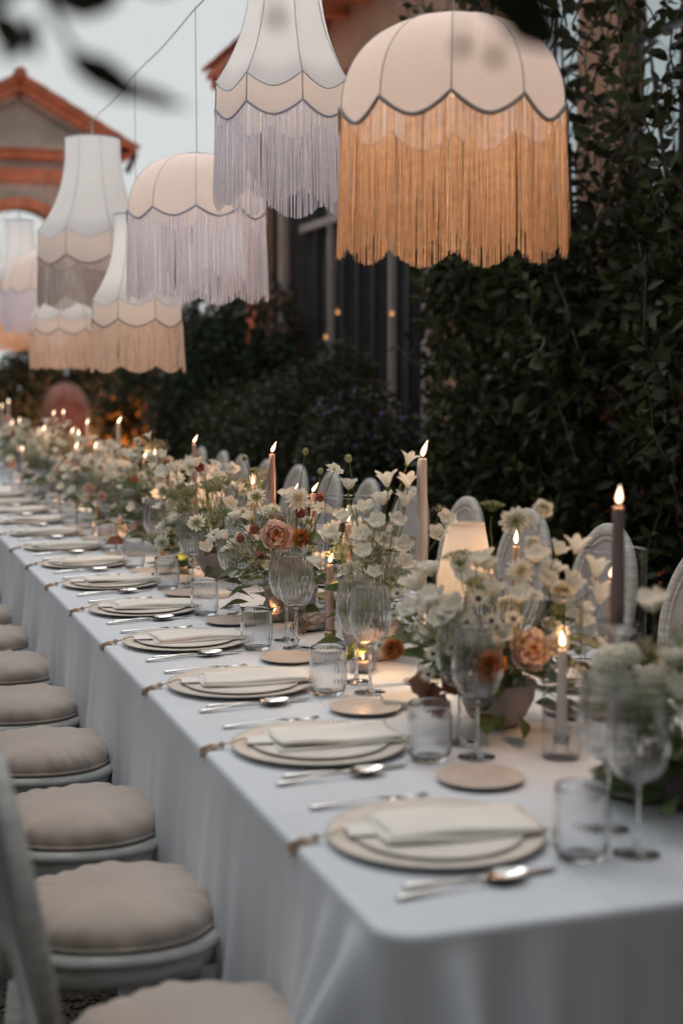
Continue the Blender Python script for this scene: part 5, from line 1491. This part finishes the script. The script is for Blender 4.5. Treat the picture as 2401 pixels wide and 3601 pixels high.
HERO = {
    'A3': [('rose', 0.501, 2.221, 1.006, 0.118), ('rose_b', 0.606, 2.321, 0.988, 0.07), ('dahlia', 0.569, 2.240, 1.114, 0.078), ('scabiosa', 0.284, 2.278, 1.053, 0.05), ('scabiosa', 0.319, 2.210, 1.022, 0.048), ('cup', 0.365, 2.246, 1.009, 0.04), ('scabiosa', 0.459, 2.278, 1.122, 0.05), ('umbel', 0.403, 2.512, 1.143, 0.1), ('umbel', 0.352, 2.361, 1.056, 0.085), ('bud', 0.610, 2.291, 1.247, 0.02), ('bud', 0.618, 2.178, 1.197, 0.018), ('cosmos', 0.654, 2.166, 1.200, 0.052), ('bud', 0.495, 2.540, 1.218, 0.018), ('pink', 0.454, 2.270, 1.024, 0.045), ('pink', 0.604, 2.329, 1.061, 0.05), ('cup', 0.565, 2.013, 0.948, 0.045), ('cosmos', 0.618, 2.167, 1.090, 0.055), ('cup', 0.383, 2.996, 1.147, 0.055), ('cup', 0.450, 2.975, 1.168, 0.05), ('cup', 0.635, 2.152, 0.992, 0.065), ('filler', 0.407, 2.228, 0.968, 0.07), ('filler', 0.517, 2.253, 1.073, 0.08), ('filler', 0.572, 2.119, 0.980, 0.06), ('filler', 0.458, 2.228, 0.929, 0.06), ('rose_b', 0.539, 2.284, 0.912, 0.06), ('umbel', 0.389, 2.254, 0.959, 0.07), ('cup', 0.431, 2.386, 1.045, 0.05), ('filler', 0.554, 2.122, 0.938, 0.05), ('cup', 0.496, 2.313, 1.062, 0.045), ('pink', 0.428, 2.329, 0.993, 0.04)],
    'A2b': [('bell', 0.610, 1.496, 1.254, 0.036), ('bell', 0.564, 1.507, 1.201, 0.046), ('bell', 0.591, 1.444, 1.203, 0.04), ('bell', 0.584, 1.443, 1.159, 0.045), ('bud', 0.590, 1.479, 1.225, 0.016), ('bud', 0.529, 1.683, 1.259, 0.02), ('cup', 0.527, 1.677, 1.183, 0.045), ('cup', 0.534, 1.508, 1.105, 0.05), ('cup', 0.562, 1.446, 1.116, 0.045), ('cup', 0.632, 1.317, 1.126, 0.05), ('cup', 0.497, 1.728, 1.054, 0.055), ('cup', 0.534, 1.610, 1.063, 0.055), ('cup', 0.567, 1.545, 1.054, 0.05), ('cup', 0.524, 1.557, 1.029, 0.05), ('cup', 0.576, 1.436, 1.057, 0.05), ('cup', 0.553, 1.388, 1.030, 0.045), ('cup', 0.527, 1.499, 0.990, 0.04), ('cup', 0.486, 1.778, 0.983, 0.05), ('cup', 0.589, 1.599, 1.149, 0.055), ('cup', 0.531, 1.720, 1.097, 0.05), ('filler', 0.587, 1.593, 1.081, 0.08), ('filler', 0.538, 1.550, 1.008, 0.08), ('filler', 0.594, 1.537, 1.071, 0.08), ('umbel', 0.556, 1.437, 1.001, 0.07), ('filler', 0.505, 1.613, 0.991, 0.07), ('cup', 0.630, 1.367, 1.092, 0.045), ('umbel', 0.597, 1.431, 1.082, 0.03), ('filler', 0.661, 1.416, 1.152, 0.035), ('cup', 0.566, 1.658, 1.124, 0.05), ('filler', 0.502, 1.670, 1.027, 0.06)],
    'A2': [('umbel', 0.647, 1.105, 1.186, 0.055), ('scabiosa', 0.650, 0.996, 1.165, 0.062), ('whiterose', 0.680, 0.935, 1.188, 0.052), ('whiterose', 0.658, 0.936, 1.120, 0.042), ('cup', 0.642, 0.886, 1.092, 0.052), ('cup', 0.681, 0.874, 1.108, 0.042), ('bell', 0.716, 0.862, 1.111, 0.045), ('bell', 0.752, 0.845, 1.064, 0.05), ('bell', 0.757, 0.839, 1.013, 0.05), ('cup', 0.693, 0.919, 1.062, 0.05), ('cup', 0.657, 0.876, 1.047, 0.05), ('cup', 0.700, 0.861, 1.044, 0.05), ('cup', 0.585, 0.846, 1.021, 0.055), ('cup', 0.554, 0.914, 1.076, 0.042), ('cosmos', 0.615, 0.836, 1.033, 0.05), ('rose', 0.588, 0.804, 0.932, 0.1), ('whiterose', 0.638, 0.788, 0.946, 0.06), ('astrantia', 0.514, 0.814, 0.993, 0.04), ('astrantia', 0.544, 0.783, 0.999, 0.045), ('cup', 0.481, 1.092, 1.013, 0.07), ('cup', 0.430, 1.001, 0.983, 0.05), ('cup', 0.472, 0.882, 0.999, 0.06), ('cup', 0.505, 1.087, 1.045, 0.05), ('astrantia', 0.479, 0.847, 0.988, 0.038), ('astrantia', 0.393, 1.013, 0.978, 0.035), ('astrantia', 0.355, 0.989, 0.923, 0.035), ('astrantia', 0.416, 0.863, 0.927, 0.036), ('astrantia', 0.406, 0.862, 0.888, 0.036), ('astrantia', 0.512, 0.871, 1.026, 0.05), ('astrantia', 0.419, 1.061, 1.015, 0.035), ('rose_b', 0.391, 1.007, 0.912, 0.055), ('cup', 0.441, 0.890, 0.974, 0.055), ('cup', 0.559, 0.908, 1.026, 0.05), ('cup', 0.719, 0.847, 0.966, 0.05), ('umbel', 0.694, 0.800, 0.941, 0.08), ('umbel', 0.665, 0.817, 1.008, 0.05), ('rose_b', 0.501, 0.790, 0.913, 0.075), ('cup', 0.539, 0.969, 1.040, 0.05), ('filler', 0.413, 1.003, 0.949, 0.06), ('filler', 0.685, 0.799, 0.891, 0.08), ('cup', 0.453, 0.942, 1.009, 0.06), ('astrantia', 0.444, 0.833, 0.942, 0.04), ('cup', 0.530, 0.805, 0.962, 0.05), ('filler', 0.554, 0.798, 0.967, 0.06)],
    'A1': [('hydrangea', 0.535, 0.403, 0.988, 0.065), ('hydrangea', 0.567, 0.388, 0.949, 0.07), ('hydrangea', 0.524, 0.403, 0.949, 0.05), ('hydrangea', 0.601, 0.378, 0.963, 0.05), ('hydrangea', 0.562, 0.395, 0.999, 0.05), ('cup', 0.629, 0.370, 0.984, 0.05), ('cup', 0.583, 0.359, 0.922, 0.045), ('cup', 0.630, 0.344, 0.939, 0.05)],
}
A = HERO['A1']
arrangement('loose white hydrangea and greenery in the dark bowl nearest the table end', .66, .36, A, BOWLD, 1, 16, .15, .17, (), 90, .90, 1.0, plain=True)
roses = [i for i, f in enumerate(HERO['A2']) if f[0] in ('rose', 'rose_b', 'whiterose')]
t2 = arrangement('white lisianthus, dark eyed astrantia and rust leaves in the bowl beside the nearest table lamp', .60, .97, HERO['A2'], BOWLG, 2, 26, .19, .20, roses + [4, 9, 12, 19], 90, .88, 1.07)
for k, (x, y, z) in enumerate([(.44, .92, .86), (.42, .94, .88), (.43, .89, .84), (.46, .93, .87)]):
    dd = Vector((-.5 + .25 * k, -.6, -.55 + .1 * k)).normalized()
    part('leaf', LEAFR, t2, mtx=Matrix.Translation(Vector((x, y, z)) - Vector((.60, .97, CZ))) @ dd.to_track_quat('Y', 'Z').to_matrix().to_4x4() @ Matrix.Rotation(.5 * k, 4, 'Y') @ Matrix.Scale(.065, 4))
arrangement('tall white lisianthus and bellflowers on wiry stems before the middle glass cylinder', .60, 1.70, HERO['A2b'], BOWLG, 3, 18, .13, .18, [0, 1, 2, 3, 7, 8, 10, 11, 12, 14], 30, .87, 1.08)
roses = [i for i, f in enumerate(HERO['A3']) if f[0] in ('rose', 'rose_b', 'dahlia', 'pink', 'cosmos', 'scabiosa')]
arrangement('peach garden rose, cream dahlia and white scabiosa by the dripping rose candle', .585, 2.36, HERO['A3'], BOWLG, 4, 30, .20, .24, roses, 66, .87, 1.10)
arrangement('white flowers and feathery lace flowers in the bowl before the second table lamp', .60, 3.30, [('cup', .36, 3.05, 1.13, .055), ('umbel', .42, 2.95, 1.09, .09)], BOWLG, 5, 64, .24, .36, (), 80, .88, 1.15)
arrangement('white and pink flowers in the bowl just past the second table lamp', .60, 4.20, [], BOWLG, 6, 64, .24, .38, (), 80, .88, 1.15, rusty=6)
arrangement('full white flower bowl before the tall white dish candle', .60, 4.95, [], BOWLG, 7, 62, .24, .38, (), 80, .88, 1.13, rusty=6)
FARL = ['full white flower bowl just past the tall white dish candle', 'white flower bowl before the third table lamp', 'white flower bowl past the third table lamp', 'white flower bowl before the fourth table lamp', 'white flower bowl past the fourth table lamp', 'white flower bowl second from the far table end', 'white flower bowl at the far table end']
for k, y in enumerate([5.75, 6.6, 7.45, 8.3, 9.3, 10.3, 11.4]):
    arrangement(FARL[k], .60, y, [], BOWLG, 10 + k, 58 if k < 4 else 44, .24, .42, (), 60, .88, 1.12, rusty=4)
# dried seed head lying at the foot of the middle cylinder
t = thing('seed_head', 'dried brown seed head lying on the cloth by the grey stone', 'seed head', (.53, 2.10, CZ + .022))
for k, (x, y, z, s) in enumerate([(0, 0, 0, .05), (-.022, -.02, -.004, .034)]):
    part('pod', PODM, t, (x, y, z), (1.1, .5 * k, .3), s)
part('stem', MB().tube([(0, 0, .0), (.03, .01, .02), (.07, .03, .028)], .0016, 4).mesh('stem', 'stem'), t)
